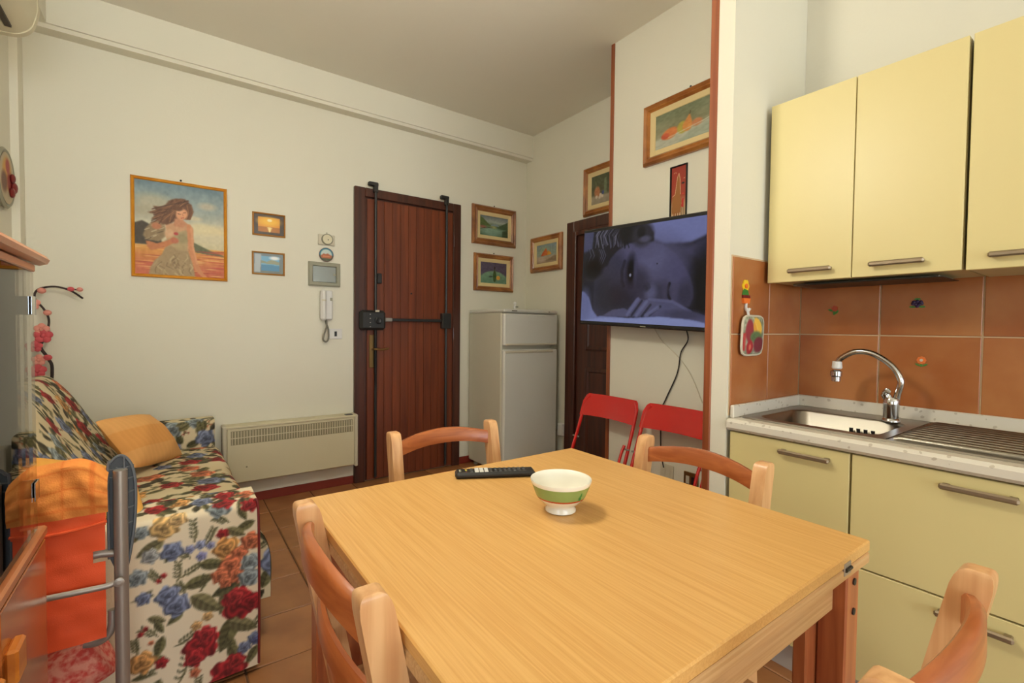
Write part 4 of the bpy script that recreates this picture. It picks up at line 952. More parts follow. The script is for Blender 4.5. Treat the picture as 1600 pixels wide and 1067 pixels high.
# hook and pot holder on the side tiles
hk = thing('wall_hook', 'flowerpot shaped hook with yellow flower on side tiles', 'hook', SD(1.727, 1.235, .007))
b = petals(MB(), SD, 1.727, 1.315, .014, 6, .0075, .011); obj('petals', b, M_ystick, hk)
b = MB().prism([(1.727+.009*math.cos(t), 1.315+.009*math.sin(t)) for t in np.linspace(0, 2*PI, 11)[:-1]], .010, .014, SD); obj('centre', b, M_ostick, hk)
b = MB().prism([(1.703, 1.280), (1.712, 1.305), (1.742, 1.300), (1.750, 1.280)], .0075, .0105, SD); obj('leaves', b, M_gstick, hk)
b = MB().prism([(1.702, 1.281), (1.752, 1.281), (1.750, 1.270), (1.704, 1.270)], .0075, .015, SD); obj('soil', b, M_rstick, hk)
b = MB().prism([(1.703, 1.270), (1.751, 1.270), (1.746, 1.250), (1.708, 1.250)], .0075, .016, SD); obj('pot', b, M_ostick, hk)
b = MB(); b.tube(smooth_path([SD(1.727, 1.252, .012), SD(1.727, 1.230, .012), SD(1.727, 1.222, .020), SD(1.727, 1.232, .027)], 4), .005, 8); obj('peg', b, M_white, hk, smooth=True)
cv = Canvas(.145, .145, 60); cv.a[:] = (150, 152, 128); cv.noise(18, 34)
cv.ell(.24, .62, .17, .30, (150, 54, 62), soft=.2); cv.ell(.62, .72, .17, .26, (236, 184, 70), rot=.5, soft=.2); cv.ell(.5, .66, .08, .2, (226, 160, 60), rot=.4, soft=.3); cv.line([(.48, .84), (.66, .56)], .012, (250, 214, 120)); cv.ell(.55, .46, .28, .15, (96, 118, 76), soft=.4); cv.ell(.70, .26, .26, .20, (120, 44, 54), soft=.3); cv.ell(.28, .20, .15, .18, (164, 40, 46), soft=.2); cv.ell(.28, .20, .05, .08, (216, 110, 90), soft=.4)
for i in range(6): cv.line([(.36, .40+.02*i), (.5, .42+.022*i)], .008, (70, 96, 60), .7)
cv.poly([(0, .1), (0, .56), (.10, .56), (.10, .1)], (178, 52, 50), .9, 1)
ph = thing('pot_holder', 'quilted pot holder with fruit print hanging from flower hook', 'pot holder', SD(1.76, 1.062, .01))
def php(u, v, sgn):
    e = max(0, 1-abs(2*u-1)**5)*max(0, 1-abs(2*v-1)**5)
    cu = (u-.5)*(1-.12*abs(2*v-1)**6); cvv = (v-.5)*(1-.10*abs(2*u-1)**6)
    return SD(1.762+cu*.150+.010*(cvv), 1.132+cvv*.145, .020+sgn*.011*e**.6)
b = MB().grid(lambda u, v: php(u, v, 1), 40, 40, lambda a, c: cv.sample(a, c)); b.grid(lambda u, v: php(u, v, -1), 40, 40, lambda a, c: cv.sample(a, c)); obj('pad', b, M_pot, ph, smooth=True)
b = MB(); pts = []
for k in range(40):
    t = k/40*4; i = int(t); f = t-i; q = [(f, 0), (1, f), (1-f, 1), (0, 1-f)][i]; pts.append(php(q[0], q[1], 0))
b.tube(pts, .0045, 6, closed=True); obj('piping', b, M_offwhite, ph, smooth=True)
b = MB(); b.tube(smooth_path([SD(1.735, 1.203, .020), SD(1.729, 1.226, .0195), SD(1.722, 1.231, .0195), SD(1.720, 1.226, .0195), SD(1.730, 1.203, .020)], 4), .003, 6); obj('loop', b, M_white, ph, smooth=True)

# ------------------------------------------------------------------ dining table
TX0, TX1, TY0, TY1, TZ = .238, 1.057, .312, 1.128, .760
tb = thing('dining_table', 'square oak folding dining table in the foreground', 'table', ((TX0+TX1)/2, (TY0+TY1)/2, 0))
b = MB().box(TX0, TX1, TY0, TY1, TZ-.021, TZ, .0025); obj('top_leaf', b, M_tablex, tb)
b = MB().box(TX0, TX1, TY0, TY1, TZ-.043, TZ-.0225, .0025); obj('lower_leaf', b, M_tableedge, tb)
for x in (TX0+.108, TX1-.108):
    b = MB().box(x-.014, x+.014, TY0-.0015, TY0+.004, TZ-.033, TZ-.011, .001); h_ = obj('hinge', b, M_alu, tb)
    b = MB().tube([(x-.012, TY0-.002, TZ-.022), (x+.012, TY0-.002, TZ-.022)], .0035, 8); obj('hinge_barrel', b, M_black, h_)
zt = TZ-.043; ins = .03
b = MB().box(TX0+.070, TX1-.070, TY0+.034, TY0+.052, .636, zt-.001); obj('apron', b, M_tableedge, tb)
b = MB().box(TX0+.070, TX1-.070, TY1-.052, TY1-.034, .636, zt-.001); obj('apron', b, M_tableedge, tb)
b = MB().box(TX0+.050, TX0+.068, TY0+.105, TY1-.105, .636, zt-.001); obj('apron', b, M_tableedge, tb)
b = MB().box(TX1-.068, TX1-.050, TY0+.105, TY1-.105, .636, zt-.001); obj('apron', b, M_tableedge, tb)
for (sx, X_) in ((1, TX0+.012), (-1, TX1-.012)):
    for (sy, Y_) in ((1, TY0+.012), (-1, TY1-.012)):
        b = MB().box(X_, X_+sx*.056, Y_, Y_+sy*.048, 0.0005, zt-.001, .003).box(X_+sx*.020, X_+sx*.094, Y_+sy*.049, Y_+sy*.074, .0005, zt-.001, .003)
        lg = obj('leg', b, M_legwood, tb)
        for z in (.688, .632):
            bb = MB().lathe([(.0065, 0), (.0065, .0025), (.003, .003)], (0, 0, 0), 10, 'y'); bb.v = [(x+X_+sx*.026, Y_-sy*y, zz+z) for x, y, zz in bb.v]; obj('bolt', bb, M_black, lg)

# bowl and remote
bo = thing('cereal_bowl', 'white footed bowl with green band and red line on table', 'bowl', (.672, .748, TZ))
c0 = (.672, .748, TZ+.0005)
R_ = .0655
prof = [(.030, .0), (.033, .002), (.0325, .006), (.029, .011), (.030, .014), (.042, .022), (.051, .032)]
b = MB().lathe([(.026, .001), (.026, .0)]+prof, c0, 40); b.f = b.f[:-1]; obj('foot_and_base', b, M_ceramic, bo, smooth=60)
b = MB().lathe([(.051, .032), (.0525, .0345), (.0533, .036)], c0, 40); b.f = b.f[:-2]; obj('red_line', b, M_cred, bo, smooth=60)
b = MB().lathe([(.0533, .036), (.0572, .045), (.0610, .055), (.0632, .061)], c0, 40); b.f = b.f[:-2]; obj('green_band', b, M_cgreen, bo, smooth=60)
b = MB().lathe([(.0632, .061), (.0655, .067), (.0652, .0695), (.0630, .0685), (.0595, .058), (.0520, .040), (.0400, .024), (.022, .016), (.002, .0145)], c0, 40); b.f = b.f[:-2]; obj('rim_and_inside', b, M_ceramic, bo, smooth=60)
b = MB()
th0 = math.radians(-88)
for k, (dt, z, l) in enumerate(((0, .046, .008), (.03, .051, .006), (-.03, .042, .006), (.02, .041, .005))):
    r = .0535+(z-.036)*.395; th = th0+dt; ctr = Vector((c0[0]+r*math.cos(th), c0[1]+r*math.sin(th), c0[2]+z)); b.sphere(ctr, l, 6, 5, (.25, .22, 1))
obj('leaf_motif', b, M_gstick, bo)

Ra = math.atan2(.951-1.034, .749-.590)
rm = thing('remote_control', 'black television remote lying on table', 'remote', (.686, 1.022, TZ))
Mr = Matrix.Translation((.686, 1.022, TZ+.0008)) @ Matrix.Rotation(Ra, 4, 'Z')
b = MB().box(-.105, .105, -.022, .022, 0, .016, .006); obj('body', b.xf(Mr), M_blackplastic, rm)
for i in range(12):
    for j in range(3):
        x = -.062+.0125*i
        if i in (1, 2, 3): continue
        b = MB().box(x-.0035, x+.0035, -.0125+.0125*j-.0032, -.0125+.0125*j+.0032, .0155, .0172, .0008); obj('button', b.xf(Mr), M_buttons if (i+j) % 3 else M_greyrim, rm)
for i in range(3):
    b = MB().box(-.054+.0125*i, -.0435+.0125*i, -.017, .017, .0155, .0175, .0008); obj('shortcut_key', b.xf(Mr), M_white, rm)
b = MB().box(-.095, -.089, -.010, .008, .0155, .0172, .0008); obj('power_button', b.xf(Mr), M_grey, rm)
for j, mm in enumerate((M_rstick, M_gstick, M_ystick, M_pstick)):
    b = MB().box(-.079, -.074, -.015+.008*j, -.010+.008*j, .0155, .0172, .0008); obj('colour_key', b.xf(Mr), mm, rm)

# ------------------------------------------------------------------ dining chairs (local: faces -y, back at y=0, seat towards -y)
def make_chair():
    t = thing('dining_chair', 'beech dining chair at far side of table, before the entrance door', 'chair', (0, 0, 0), 0, 'beech dining chairs around the table')
    hs, zt_ = .180, .822
    ps = lambda z: (-.075*max(0, (.822-z)/.402) if z > .42 else -.075+(.42-z)*.10)   # back line: raked above the seat, splayed below
    for s_ in (-1, 1):
        b = MB(); prof = []
        zs = [0.0006, .10, .25, .42, .52, .65, .76, .795, .808, .816, .820, .822]
        V = []; Fc = []
        for i, z in enumerate(zs):
            y = ps(z); dd = .0255 if z < .79 else {.795: .025, .808: .023, .816: .020, .820: .016, .822: .011}[z]; hw = .0165 if z < .819 else (.0150 if z < .821 else .0125)
            if z < .42: dd *= .9
            x = s_*hs
            V += [(x-hw, y-dd, z), (x+hw, y-dd, z), (x+hw, y+dd*.75, z), (x-hw, y+dd*.75, z)]
        for i in range(len(zs)-1):
            for k in range(4): Fc.append((i*4+k, i*4+(k+1) % 4, (i+1)*4+(k+1) % 4, (i+1)*4+k))
        Fc += [(3, 2, 1, 0), tuple(4*(len(zs)-1)+k for k in range(4))]
        b.add(V, Fc); obj('back_post', b, M_beech, t, smooth=35, world=False)
    def rail(zc, h, bow, nm, th=.010):
        b = MB(); V = []; n = 20
        for i in range(n+1):
            u = i/n*2-1; x = u*(hs-.010); y = ps(zc)+bow*(1-u*u)+.002; zz = zc + .022*(1-u*u)*(1 if nm == 'top_rail' else .5)
            hh = h*(1-.12*abs(u)); tl = -.12
            V += [(x, y-th, zz-hh/2), (x, y+th, zz-hh/2), (x, y+th*.9, zz+hh/2-.006), (x, y+th*.3, zz+hh/2), (x, y-th*.6, zz+hh/2), (x, y-th, zz+hh/2-.006)]
        Fc = []
        for i in range(n):
            for k in range(6): Fc.append((i*6+k, i*6+(k+1) % 6, (i+1)*6+(k+1) % 6, (i+1)*6+k))
        Fc += [tuple(range(5, -1, -1)), tuple(n*6+k for k in range(6))]
        b.add(V, Fc); return obj(nm, b, M_beechred, t, smooth=50, world=False)
    rail(.764, .050, .028, 'top_rail'); rail(.635, .040, .028, 'lower_rail', .008); rail(.555, .035, .026, 'lower_rail', .008)
    b = MB(); pts = rr(-.205, .205, -.455, -.062, .05); b.prism(pts, .428, .448, lambda u, v, h: (u, v, h)); obj('seat', b, M_beech, t, world=False)
    for s_ in (-1, 1):
        b = MB().box(s_*.182-.017, s_*.182+.017, -.445, -.408, .0006, .428, .004); obj('front_leg', b, M_beech, t, world=False)
        b = MB().box(s_*.182-.010, s_*.182+.010, -.408, -.085, .375, .426, .002); obj('seat_rail', b, M_beech, t, world=False)
        b = MB().box(s_*.182-.009, s_*.182+.009, -.410, -.055, .185, .215, .003); obj('stretcher', b, M_beechred, t, world=False)
    b = MB().box(-.165, .165, -.440, -.420, .375, .426, .002); obj('front_rail', b, M_beech, t, world=False)
    b = MB().box(-.172, .172, -.085, -.068, .375, .426, .002); obj('back_rail', b, M_beech, t, world=False)
    return t
ch = make_chair()
ch.location = (.737, 1.405, 0)
dup(ch, (1.200, .757, 0), -PI/2, 'beech dining chair on kitchen side of table, before yellow cabinets')
dup(ch, (.194, .752, 0), PI/2, 'beech dining chair on sofa side, tucked against left table edge')
dup(ch, (.730, .140, 0), PI, 'beech dining chair at bottom right corner of the photo')

# ------------------------------------------------------------------ floral sofa
class Pattern:
    """printed cotton: roses, leaves and buds on cream; metres, repeating"""
    def __init__(s, size, res, seed, n_big=26):
        s.size = size; s.n = int(size/res); s.a = np.zeros((s.n, s.n, 3)); s.a[:] = (216, 200, 164)
        s.res = res; s.rs = np.random.RandomState(seed)
        g = np.linspace(0, 2*PI, s.n)
        s.a += (np.sin(g*2)[:, None]*np.cos(g*3)[None, :])[..., None]*np.array([4, 6, 8])
    def stamp(s, cx, cy, R, fn):
        k = int(R/s.res)+2; ix, iy = int(cx/s.res), int(cy/s.res)
        xs = np.arange(ix-k, ix+k+1); ys = np.arange(iy-k, iy+k+1)
        X, Y = np.meshgrid(xs*s.res-cx, ys*s.res-cy); m, col = fn(X, Y)
        XI, YI = np.meshgrid(xs % s.n, ys % s.n)
        m = np.clip(m, 0, 1)[..., None]; s.a[YI, XI] = s.a[YI, XI]*(1-m)+col*m
    def rose(s, cx, cy, R, col):
        ph = s.rs.rand()*6.3; c = np.array(col, float)
        def fn(X, Y):
            r = np.hypot(X, Y); t = np.arctan2(Y, X)
            edge = R*(.86+.10*np.cos(5*t+ph)+.05*np.cos(9*t-ph))
            m = np.clip((edge-r)/(s.res*1.2)+.5, 0, 1)
            w_ = r/R; tone = .82+.30*np.sin(w_*15+2.2*np.cos(3*t+ph+w_*4))*(.35+.65*w_)+.12*np.cos(t-2.2)
            tone = np.where(w_ < .22, tone*.72, tone)
            return m, np.clip(c[None, None]*tone[..., None]+np.where(tone > 1, (tone-1)*50, 0)[..., None], 0, 255)
        s.stamp(cx, cy, R*1.05, fn)
    def leaf(s, cx, cy, L, W, ang, col):
        c = np.array(col, float); ca, sa = math.cos(ang), math.sin(ang)
        def fn(X, Y):
            a = (X*ca+Y*sa)/L; b = (-X*sa+Y*ca)
            wd = W*np.clip(1-a*a, 0, 1)**.8*(1+.25*a); m = np.clip((wd-np.abs(b))/(s.res*1.1)+.3, 0, 1)*(np.abs(a) < 1)
            tone = 1+.22*np.sign(b)*.6-.25*(np.abs(b) < s.res*.7)+.12*np.sin(a*16+np.abs(b)/W*4)
            return m, np.clip(c[None, None]*tone[..., None], 0, 255)
        s.stamp(cx, cy, L, fn)
    def stem(s, x0, y0, x1, y1, col=(92, 88, 58), w_=.0016):
        n = int(math.hypot(x1-x0, y1-y0)/s.res*1.5)+2
        for i in range(n):
            t = i/n; b_ = .12*math.sin(t*PI); x = x0+(x1-x0)*t-b_*(y1-y0); y = y0+(y1-y0)*t+b_*(x1-x0)
            ix, iy = int(x/s.res) % s.n, int(y/s.res) % s.n; s.a[iy, ix] = col; s.a[iy, (ix+1) % s.n] = np.array(col)*.5+s.a[iy, (ix+1) % s.n]*.5
    def sprig(s, x, y, ang, L, col=(104, 102, 70)):
        x1, y1 = x+L*math.cos(ang), y+L*math.sin(ang); s.stem(x, y, x1, y1)
        for k in range(5):
            t = (k+1)/5
            for sg in (-1, 1):
                a = ang+sg*.8; px, py = x+(x1-x)*t, y+(y1-y)*t; s.leaf(px+.007*math.cos(a), py+.007*math.sin(a), .008, .0036, a, col)
    def buds(s, x, y, n, col):
        for k in range(n):
            a = s.rs.rand()*6.3; r = .006+.014*s.rs.rand(); s.stem(x, y, x+r*math.cos(a), y+r*math.sin(a)); s.rose(x+r*math.cos(a), y+r*math.sin(a), .006, col)
    def bouquet(s, x, y, R, col):
        for k in range(5+s.rs.randint(3)):
            a = s.rs.rand()*6.3; d = R*(1.0+.35*s.rs.rand()); L = R*(.45+.35*s.rs.rand())
            s.leaf(x+d*math.cos(a), y+d*math.sin(a), L, L*.48, a+.4*(s.rs.rand()-.5), LEAF[s.rs.randint(4)])
        s.rose(x, y, R, col)
    def lookup(s, U, V):
        x = (U/s.res) % s.n; y = (V/s.res) % s.n; x0 = x.astype(int) % s.n; y0 = y.astype(int) % s.n; fx = (x-np.floor(x))[:, None]; fy = (y-np.floor(y))[:, None]
        x1 = (x0+1) % s.n; y1 = (y0+1) % s.n
        return (s.a[y0, x0]*(1-fx)+s.a[y0, x1]*fx)*(1-fy)+(s.a[y1, x0]*(1-fx)+s.a[y1, x1]*fx)*fy
LEAF = [(98, 94, 62), (78, 76, 50), (112, 106, 74), (66, 60, 44)]
REDC, BLUEC, PEACH, CORAL, PALEB = (172, 40, 44), (126, 136, 166), (224, 164, 96), (216, 122, 84), (152, 164, 168)
P1 = Pattern(.96, .0032, 5)
pts_ = []
for i in range(900):
    p = P1.rs.rand(2)*.96
    if all(np.hypot(*(np.minimum(np.abs(p-q), .96-np.abs(p-q)))) > .112 for q in pts_): pts_.append(p)
for i, p in enumerate(pts_):
    for q in range(2): P1.sprig((p[0]+.07*P1.rs.randn()) % .96, (p[1]+.07*P1.rs.randn()) % .96, P1.rs.rand()*6.3, .05)
    P1.buds((p[0]+.06) % .96, (p[1]-.03) % .96, 3, [REDC, BLUEC, CORAL][i % 3])
for i, p in enumerate(pts_):
    P1.bouquet(p[0], p[1], .040+.022*P1.rs.rand(), [REDC, BLUEC, PEACH, REDC, CORAL, PALEB, REDC, BLUEC][i % 8])
# the near arm face: flowers set out as on the real cloth (u from the right front edge leftwards, v up from the hem)
P2 = Pattern(.96, .0030, 9)
P2.a[:] = (226, 212, 184)
def Z(x, y): return ((780-x)/710*.345, (1005-y)/900*.555)
OFF = .02
def pr(x, y): u, v = Z(x, y); return (u+OFF, v+OFF)
sc2 = .555/900
for (x, y, L, a) in ((600, 780, 90, 1.2), (690, 760, 75, 2.6), (620, 840, 45, 2), (480, 590, 80, 2.4), (590, 600, 70, 1.2), (450, 470, 65, 3.3), (520, 400, 60, 2.9), (600, 545, 70, .3), (700, 240, 50, .4), (650, 260, 50, 2.6), (700, 90, 55, 1), (560, 960, 50, 2.9), (640, 900, 60, 2.0), (740, 940, 50, 1.0), (200, 250, 60, .5), (300, 300, 40, 1), (230, 600, 40, 2.6), (320, 620, 40, .6), (240, 640, 36, 2), (240, 740, 50, 1.3), (210, 960, 65, 1.2), (290, 990, 60, 2.2), (120, 1010, 60, .4), (140, 860, 30, 0), (240, 800, 40, 2.6), (150, 170, 40, 1), (690, 170, 40, 2), (740, 110, 40, 2.8)):
    u, v = pr(x, y); P2.leaf(u, v, L*sc2*1.05, L*sc2*.48, PI-a, LEAF[(x+y) % 4])
for (x, y, a, L) in ((420, 260, 1.6, 90), (480, 290, 1.1, 70), (400, 340, 2.4, 60), (330, 440, 1.5, 80), (350, 420, .4, 70), (250, 420, 2.2, 60), (450, 520, 1.2, 60), (370, 510, 2.0, 50), (230, 680, 2.4, 70), (320, 760, .5, 80), (130, 740, 1.7, 60), (320, 960, 1.3, 140), (420, 930, 1.8, 90), (430, 1040, 1.5, 70), (610, 200, 2.6, 60), (720, 800, .8, 70), (110, 480, .2, 60), (530, 850, .2, 60), (120, 860, .1, 60)):
    u, v = pr(x, y); P2.sprig(u, v, PI-a, L*sc2*1.1)
for (x, y, R, c) in ((560, 110, 62, PALEB), (590, 72, 60, REDC), (735, 125, 48, REDC), (270, 160, 66, (228, 186, 120)), (340, 130, 44, (230, 190, 130)), (160, 165, 34, PALEB), (200, 285, 40, (170, 172, 170)), (308, 285, 52, BLUEC), (575, 255, 30, REDC), (398, 295, 24, (150, 156, 196)), (455, 285, 26, (158, 166, 200)), (460, 345, 26, (150, 152, 200)), (510, 300, 22, (156, 160, 200)), (598, 335, 66, PEACH), (740, 325, 54, CORAL), (670, 380, 44, CORAL), (620, 430, 58, CORAL), (560, 470, 44, CORAL), (650, 490, 46, CORAL), (590, 510, 34, CORAL), (735, 440, 52, PALEB), (725, 515, 56, PALEB), (140, 375, 44, PALEB), (265, 395, 14, REDC), (240, 415, 12, REDC), (165, 480, 34, BLUEC), (285, 500, 56, BLUEC), (330, 560, 60, BLUEC), (665, 640, 88, REDC), (740, 650, 60, (160, 34, 40)), (640, 600, 50, (180, 52, 54)), (150, 648, 14, REDC), (175, 628, 12, REDC), (200, 705, 13, CORAL), (490, 660, 26, (222, 180, 120)), (430, 690, 26, (220, 172, 112)), (455, 800, 84, REDC), (480, 750, 50, (182, 50, 54)), (420, 850, 52, (178, 44, 48)), (155, 790, 60, PEACH), (250, 822, 30, REDC), (420, 925, 26, CORAL), (600, 985, 90, REDC), (650, 940, 46, (180, 50, 52)), (540, 1030, 56, (164, 36, 40)), (695, 885, 36, BLUEC), (755, 850, 36, BLUEC), (765, 870, 26, (96, 104, 150)), (395, 1030, 40, CORAL), (205, 1045, 56, BLUEC), (205, 960, 44, (60, 54, 42))):
    u, v = pr(x, y); P2.rose(u, v, R*sc2*1.03, c)
for i, (a, c) in enumerate(((.03, CORAL), (.085, REDC), (.15, BLUEC), (.21, PEACH), (.27, REDC), (.33, PALEB))):
    P2.bouquet(OFF+a, OFF+.80+.02*(i % 2), .036, [BLUEC, REDC, CORAL][i % 3]); P2.bouquet(OFF+a, OFF+.615+.02*(i % 2), .034, c); P2.bouquet(OFF+a+.03, OFF+.70, .036, [REDC, BLUEC, PEACH][i % 3])
u0_ = .42
for i in range(20):
    P2.bouquet(u0_+.05+.46*P2.rs.rand(), P2.rs.rand()*.9, .03+.03*P2.rs.rand(), [REDC, BLUEC, PEACH, CORAL][i % 4])

sofa = thing('floral_sofa', 'floral print sofa bed with red and blue roses along left wall', 'sofa', (.222, 1.730, 0), math.radians(1.1))
rs = np.random.RandomState(11)
def wob(a, b, amp): return amp*(math.sin(a*9+b*5)+math.sin(a*17-b*11+1)+.6*math.sin(b*23+a*3))/2.6
def profile_len(pr_):
    d = [0]
    for (a, b), (c, e) in zip(pr_[:-1], pr_[1:]): d.append(d[-1]+math.hypot(c-a, e-b))
    return d
def extrude(pr_, a0, a1, fn, pat, step=.006, uoff=0, voff=0, amp=.002, flip=False):
    """profile (p,q) swept along a; fn(a,p,q)->xyz"""
    d = profile_len(pr_); Lp = d[-1]; nu = max(2, int(abs(a1-a0)/step)); nv = max(2, int(Lp/step))
    P_ = [q[0] for q in pr_]; Q_ = [q[1] for q in pr_]
    def f(u, v):
        s_ = v*Lp; p = np.interp(s_, d, P_); q = np.interp(s_, d, Q_); a = a0+(a1-a0)*u; w_ = wob(a, s_, amp)
        return fn(a, p+w_, q+w_*.7)
    return MB().grid(f, nu, nv, lambda U, V: pat.lookup((a0+(a1-a0)*U)*(-1 if flip else 1)+uoff, V*Lp+voff))
def rc(pts, r, n=6):
    """round the inner corners of a polyline"""
    out = [pts[0]]
    for i in range(1, len(pts)-1):
        a, b_, c = (Vector(p) for p in pts[i-1:i+2]); rr_ = min(r, (a-b_).length*.45, (c-b_).length*.45)
        p = b_+(a-b_).normalized()*rr_; q = b_+(c-b_).normalized()*rr_
        for k in range(n+1):
            t = k/n; out.append(tuple(p*(1-t)**2+b_*2*t*(1-t)+q*t*t))
    out.append(pts[-1]); return out
# near arm: profile in (y,z) swept along x
prn = rc([(0, .025), (0, .572), (.155, .585), (.155, .30)], .022)
b = extrude(prn, -.812, 0, lambda a, p, q: (a, p, q), P2, .0042, OFF, OFF, .0022, flip=True)
obj('near_arm', b, M_floral, sofa, smooth=60, world=False)
b = MB().grid(lambda u, v: (.0+wob(u*.15, v*.5, .003), .003+.150*u, .03+.545*v), 36, 120, lambda U, V: P1.lookup(U*.155+.4, V*.55+.2)); obj('arm_front', b, M_floral, sofa, smooth=60, world=False)
b = MB(); b.tube(smooth_path([(.001, .000, .03), (.003, -.001, .3), (.001, .0, .55), (-.012, .004, .578)], 6), .004, 6); obj('arm_piping', b, M_rstick, sofa, smooth=True, world=False)
prf = rc([(1.49, .30), (1.49, .60), (1.645, .60), (1.645, .03)], .035)
b = extrude(prf, -.812, 0, lambda a, p, q: (a, p, q), P1, .007, .3, .1, .003)
obj('far_arm', b, M_floral, sofa, smooth=60, world=False)
b = MB().grid(lambda u, v: (.0, 1.493+.150*u, .03+.565*v), 30, 110, lambda U, V: P1.lookup(U*.155+.1, V*.57+.5)); obj('arm_front', b, M_floral, sofa, smooth=60, world=False)
# seat: profile in (x,z) swept along y
prs = rc([(-.50, .425), (-.20, .452), (.030, .440), (.066, .32), (.060, .17)], .06)
def seatfn(a, p, q):
    return (p*(1-.25*max(0, a-.2)/1.3) if p > 0 else p, a, q)
b = extrude(prs, .135, 1.50, seatfn, P1, .006, .0, .35, .005)
obj('seat', b, M_floral, sofa, smooth=60, world=False)
b = MB().grid(lambda u, v: seatfn(.137, -.30+(.36-.05*max(0,v-.5)**2*4)*u, .17+(.44-.17)*v), 80, 60, lambda U, V: P1.lookup(U*.36+.12, V*.27+.30)); obj('seat_end', b, M_floral, sofa, smooth=60, world=False)
b = MB().box(-.79, -.02, .16, 1.49, .06, .25, .01); obj('base', b, M_branch, sofa, world=False)
# back cushion
prb = rc([(-.36, .41), (-.50, .60), (-.635, .83), (-.69, .90), (-.775, .885), (-.812, .80), (-.815, .30)], .06)
b = extrude(prb, .06, 1.475, lambda a, p, q: (p, a, q), P1, .006, .5, .05, .006)
obj('back', b, M_floral, sofa, smooth=60, world=False)
for yy in (.06, 1.475):
    pp = MB(); n_ = len(prb); pp.add([(p, yy, q) for p, q in prb], [tuple(range(n_))]); pp.c = np.tile(np.array([[206, 190, 154.]]), (n_, 1)); obj('back_end', pp, M_floral, sofa, world=False)

# cushions and towel
def cushion(name, label, c, e1, e2, thick, c1, c2, stripes):
    t = thing(name, label, 'cushion', tuple(Vector(c)))
    c = Vector(c); e1 = Vector(e1); e2 = Vector(e2); nrm = e1.cross(e2).normalized()
    def f(u, v, sg):
        a, b_ = 2*u-1, 2*v-1
        e = max(0, (1-abs(a)**2.2))**.7*max(0, (1-abs(b_)**2.2))**.7
        sh = 1-.10*(1-abs(a)**2)*abs(b_)**3; sh2 = 1-.10*(1-abs(b_)**2)*abs(a)**3
        return c+e1*(a*.5*sh2*(1-.12*(a*b_)**2))+e2*(b_*.5*sh*(1-.16*(a*b_)**2))+nrm*(sg*thick*e+wob(u*.8, v*.8, .007)*(.3+e))
    def col(U, V):
        base = np.tile(np.array([c1], float), (len(U), 1)); s_ = np.floor(V*stripes).astype(int) % 2
        base[s_ == 1] = c2; base += (np.sin(U*90)*2.5)[:, None]; return base
    b = MB().grid(lambda u, v: f(u, v, 1), 44, 44, col); b.grid(lambda u, v: f(u, v, -1), 44, 44, col)
    obj('cover', b, M_cushy, t, smooth=60)
    return t
cushion('cushion', 'orange cushion propped in far corner of floral sofa', (-.125, 2.93, .582), (.21, .33, -.035), (-.16, .02, .27), .066, (238, 178, 108), (234, 166, 92), 3)
cushion('cushion', 'yellow-orange cushion lying on near sofa arm behind deck chair', (-.235, 1.90, .655), (.32, .02, -.12), (-.05, .26, .10), .05, (240, 178, 84), (236, 170, 76), 2)

# folded deck chair standing before the sofa
DY = 1.52
dc = thing('deck_chair', 'folded aluminium deck chair with orange canvas and grey armrest', 'deck chair', (-.33, DY, 0))
for x in (-.110, -.585):
    b = MB(); b.tube([(x, DY, .002), (x, DY, .40), (x, DY, .785)], .0145, 14); obj('side_tube', b, M_alu, dc, smooth=True)
    # armrest, folded upright: shell with inner ribs
    b = MB(); xo = x-.024 if x > -.3 else x-.024
    prof_ = [(xo, .56), (xo-.001, .78), (xo+.006, .805), (xo+.020, .818), (xo+.034, .812), (xo+.047, .785), (xo+.053, .73), (xo+.050, .64), (xo+.036, .54), (xo+.020, .50)]
    b.prism(prof_, DY+.018, DY+.030, lambda u, v, h: (u, h, v)); ar = obj('armrest', b, M_greyplastic, dc)
    b = MB(); b.tube([(u, DY+.012, v) for u, v in smooth_path([(u, v, 0) for u, v in prof_], 3)] if False else [(p.x, DY+.014, p.y) for p in smooth_path([(u, v, 0) for u, v in prof_], 4)], .0035, 6); obj('armrest_rim', b, M_greyrim, ar, smooth=True)
    b = MB(); b.tube([(xo+.031, DY+.012, .52), (xo+.031, DY+.012, .815)], .0025, 6)
    for z in (.60, .64, .68, .72, .755, .785): b.tube([(xo+.031, DY+.013, z), (xo+.050-.02*max(0, (.66-z)/.1), DY+.013, z+.006)], .002, 5)
    for z in (.765, .785): b.tube([(xo+.002, DY+.013, z), (xo+.030, DY+.013, z)], .002, 5)
    b.tube([(xo+.016, DY+.013, .765), (xo+.016, DY+.013, .79)], .002, 5)
    obj('armrest_rib', b, M_greyrim, ar, smooth=True)
b = MB(); b.tube([(-.115, DY+.012, .572), (-.148, DY+.016, .577), (-.54, DY+.018, .577)], .010, 10); obj('cross_tube', b, M_alu, dc, smooth=True)
b = MB(); b.tube(smooth_path([(-.118, DY-.020, .512), (-.135, DY-.022, .508), (-.18, DY-.022, .509), (-.40, DY-.022, .518), (-.58, DY-.022, .520)], 4), .0075, 10, ry=.8); rod = obj('support_rod', b, M_alu, dc, smooth=True)
b = MB().lathe([(.011, 0), (.011, .006), (.005, .007)], (0, 0, 0), 12, 'y'); b.v = [(x-.113, DY-.024-y, z+.513) for x, y, z in b.v]; obj('rod_rivet', b, M_alu, rod)
b = MB(); b.tube(smooth_path([(-.130, DY+.014, .43), (-.131, DY+.014, .39), (-.140, DY+.016, .365), (-.160, DY+.022, .352), (-.185, DY+.030, .352)], 5), .009, 10); obj('lower_tube', b, M_alu, dc, smooth=True)
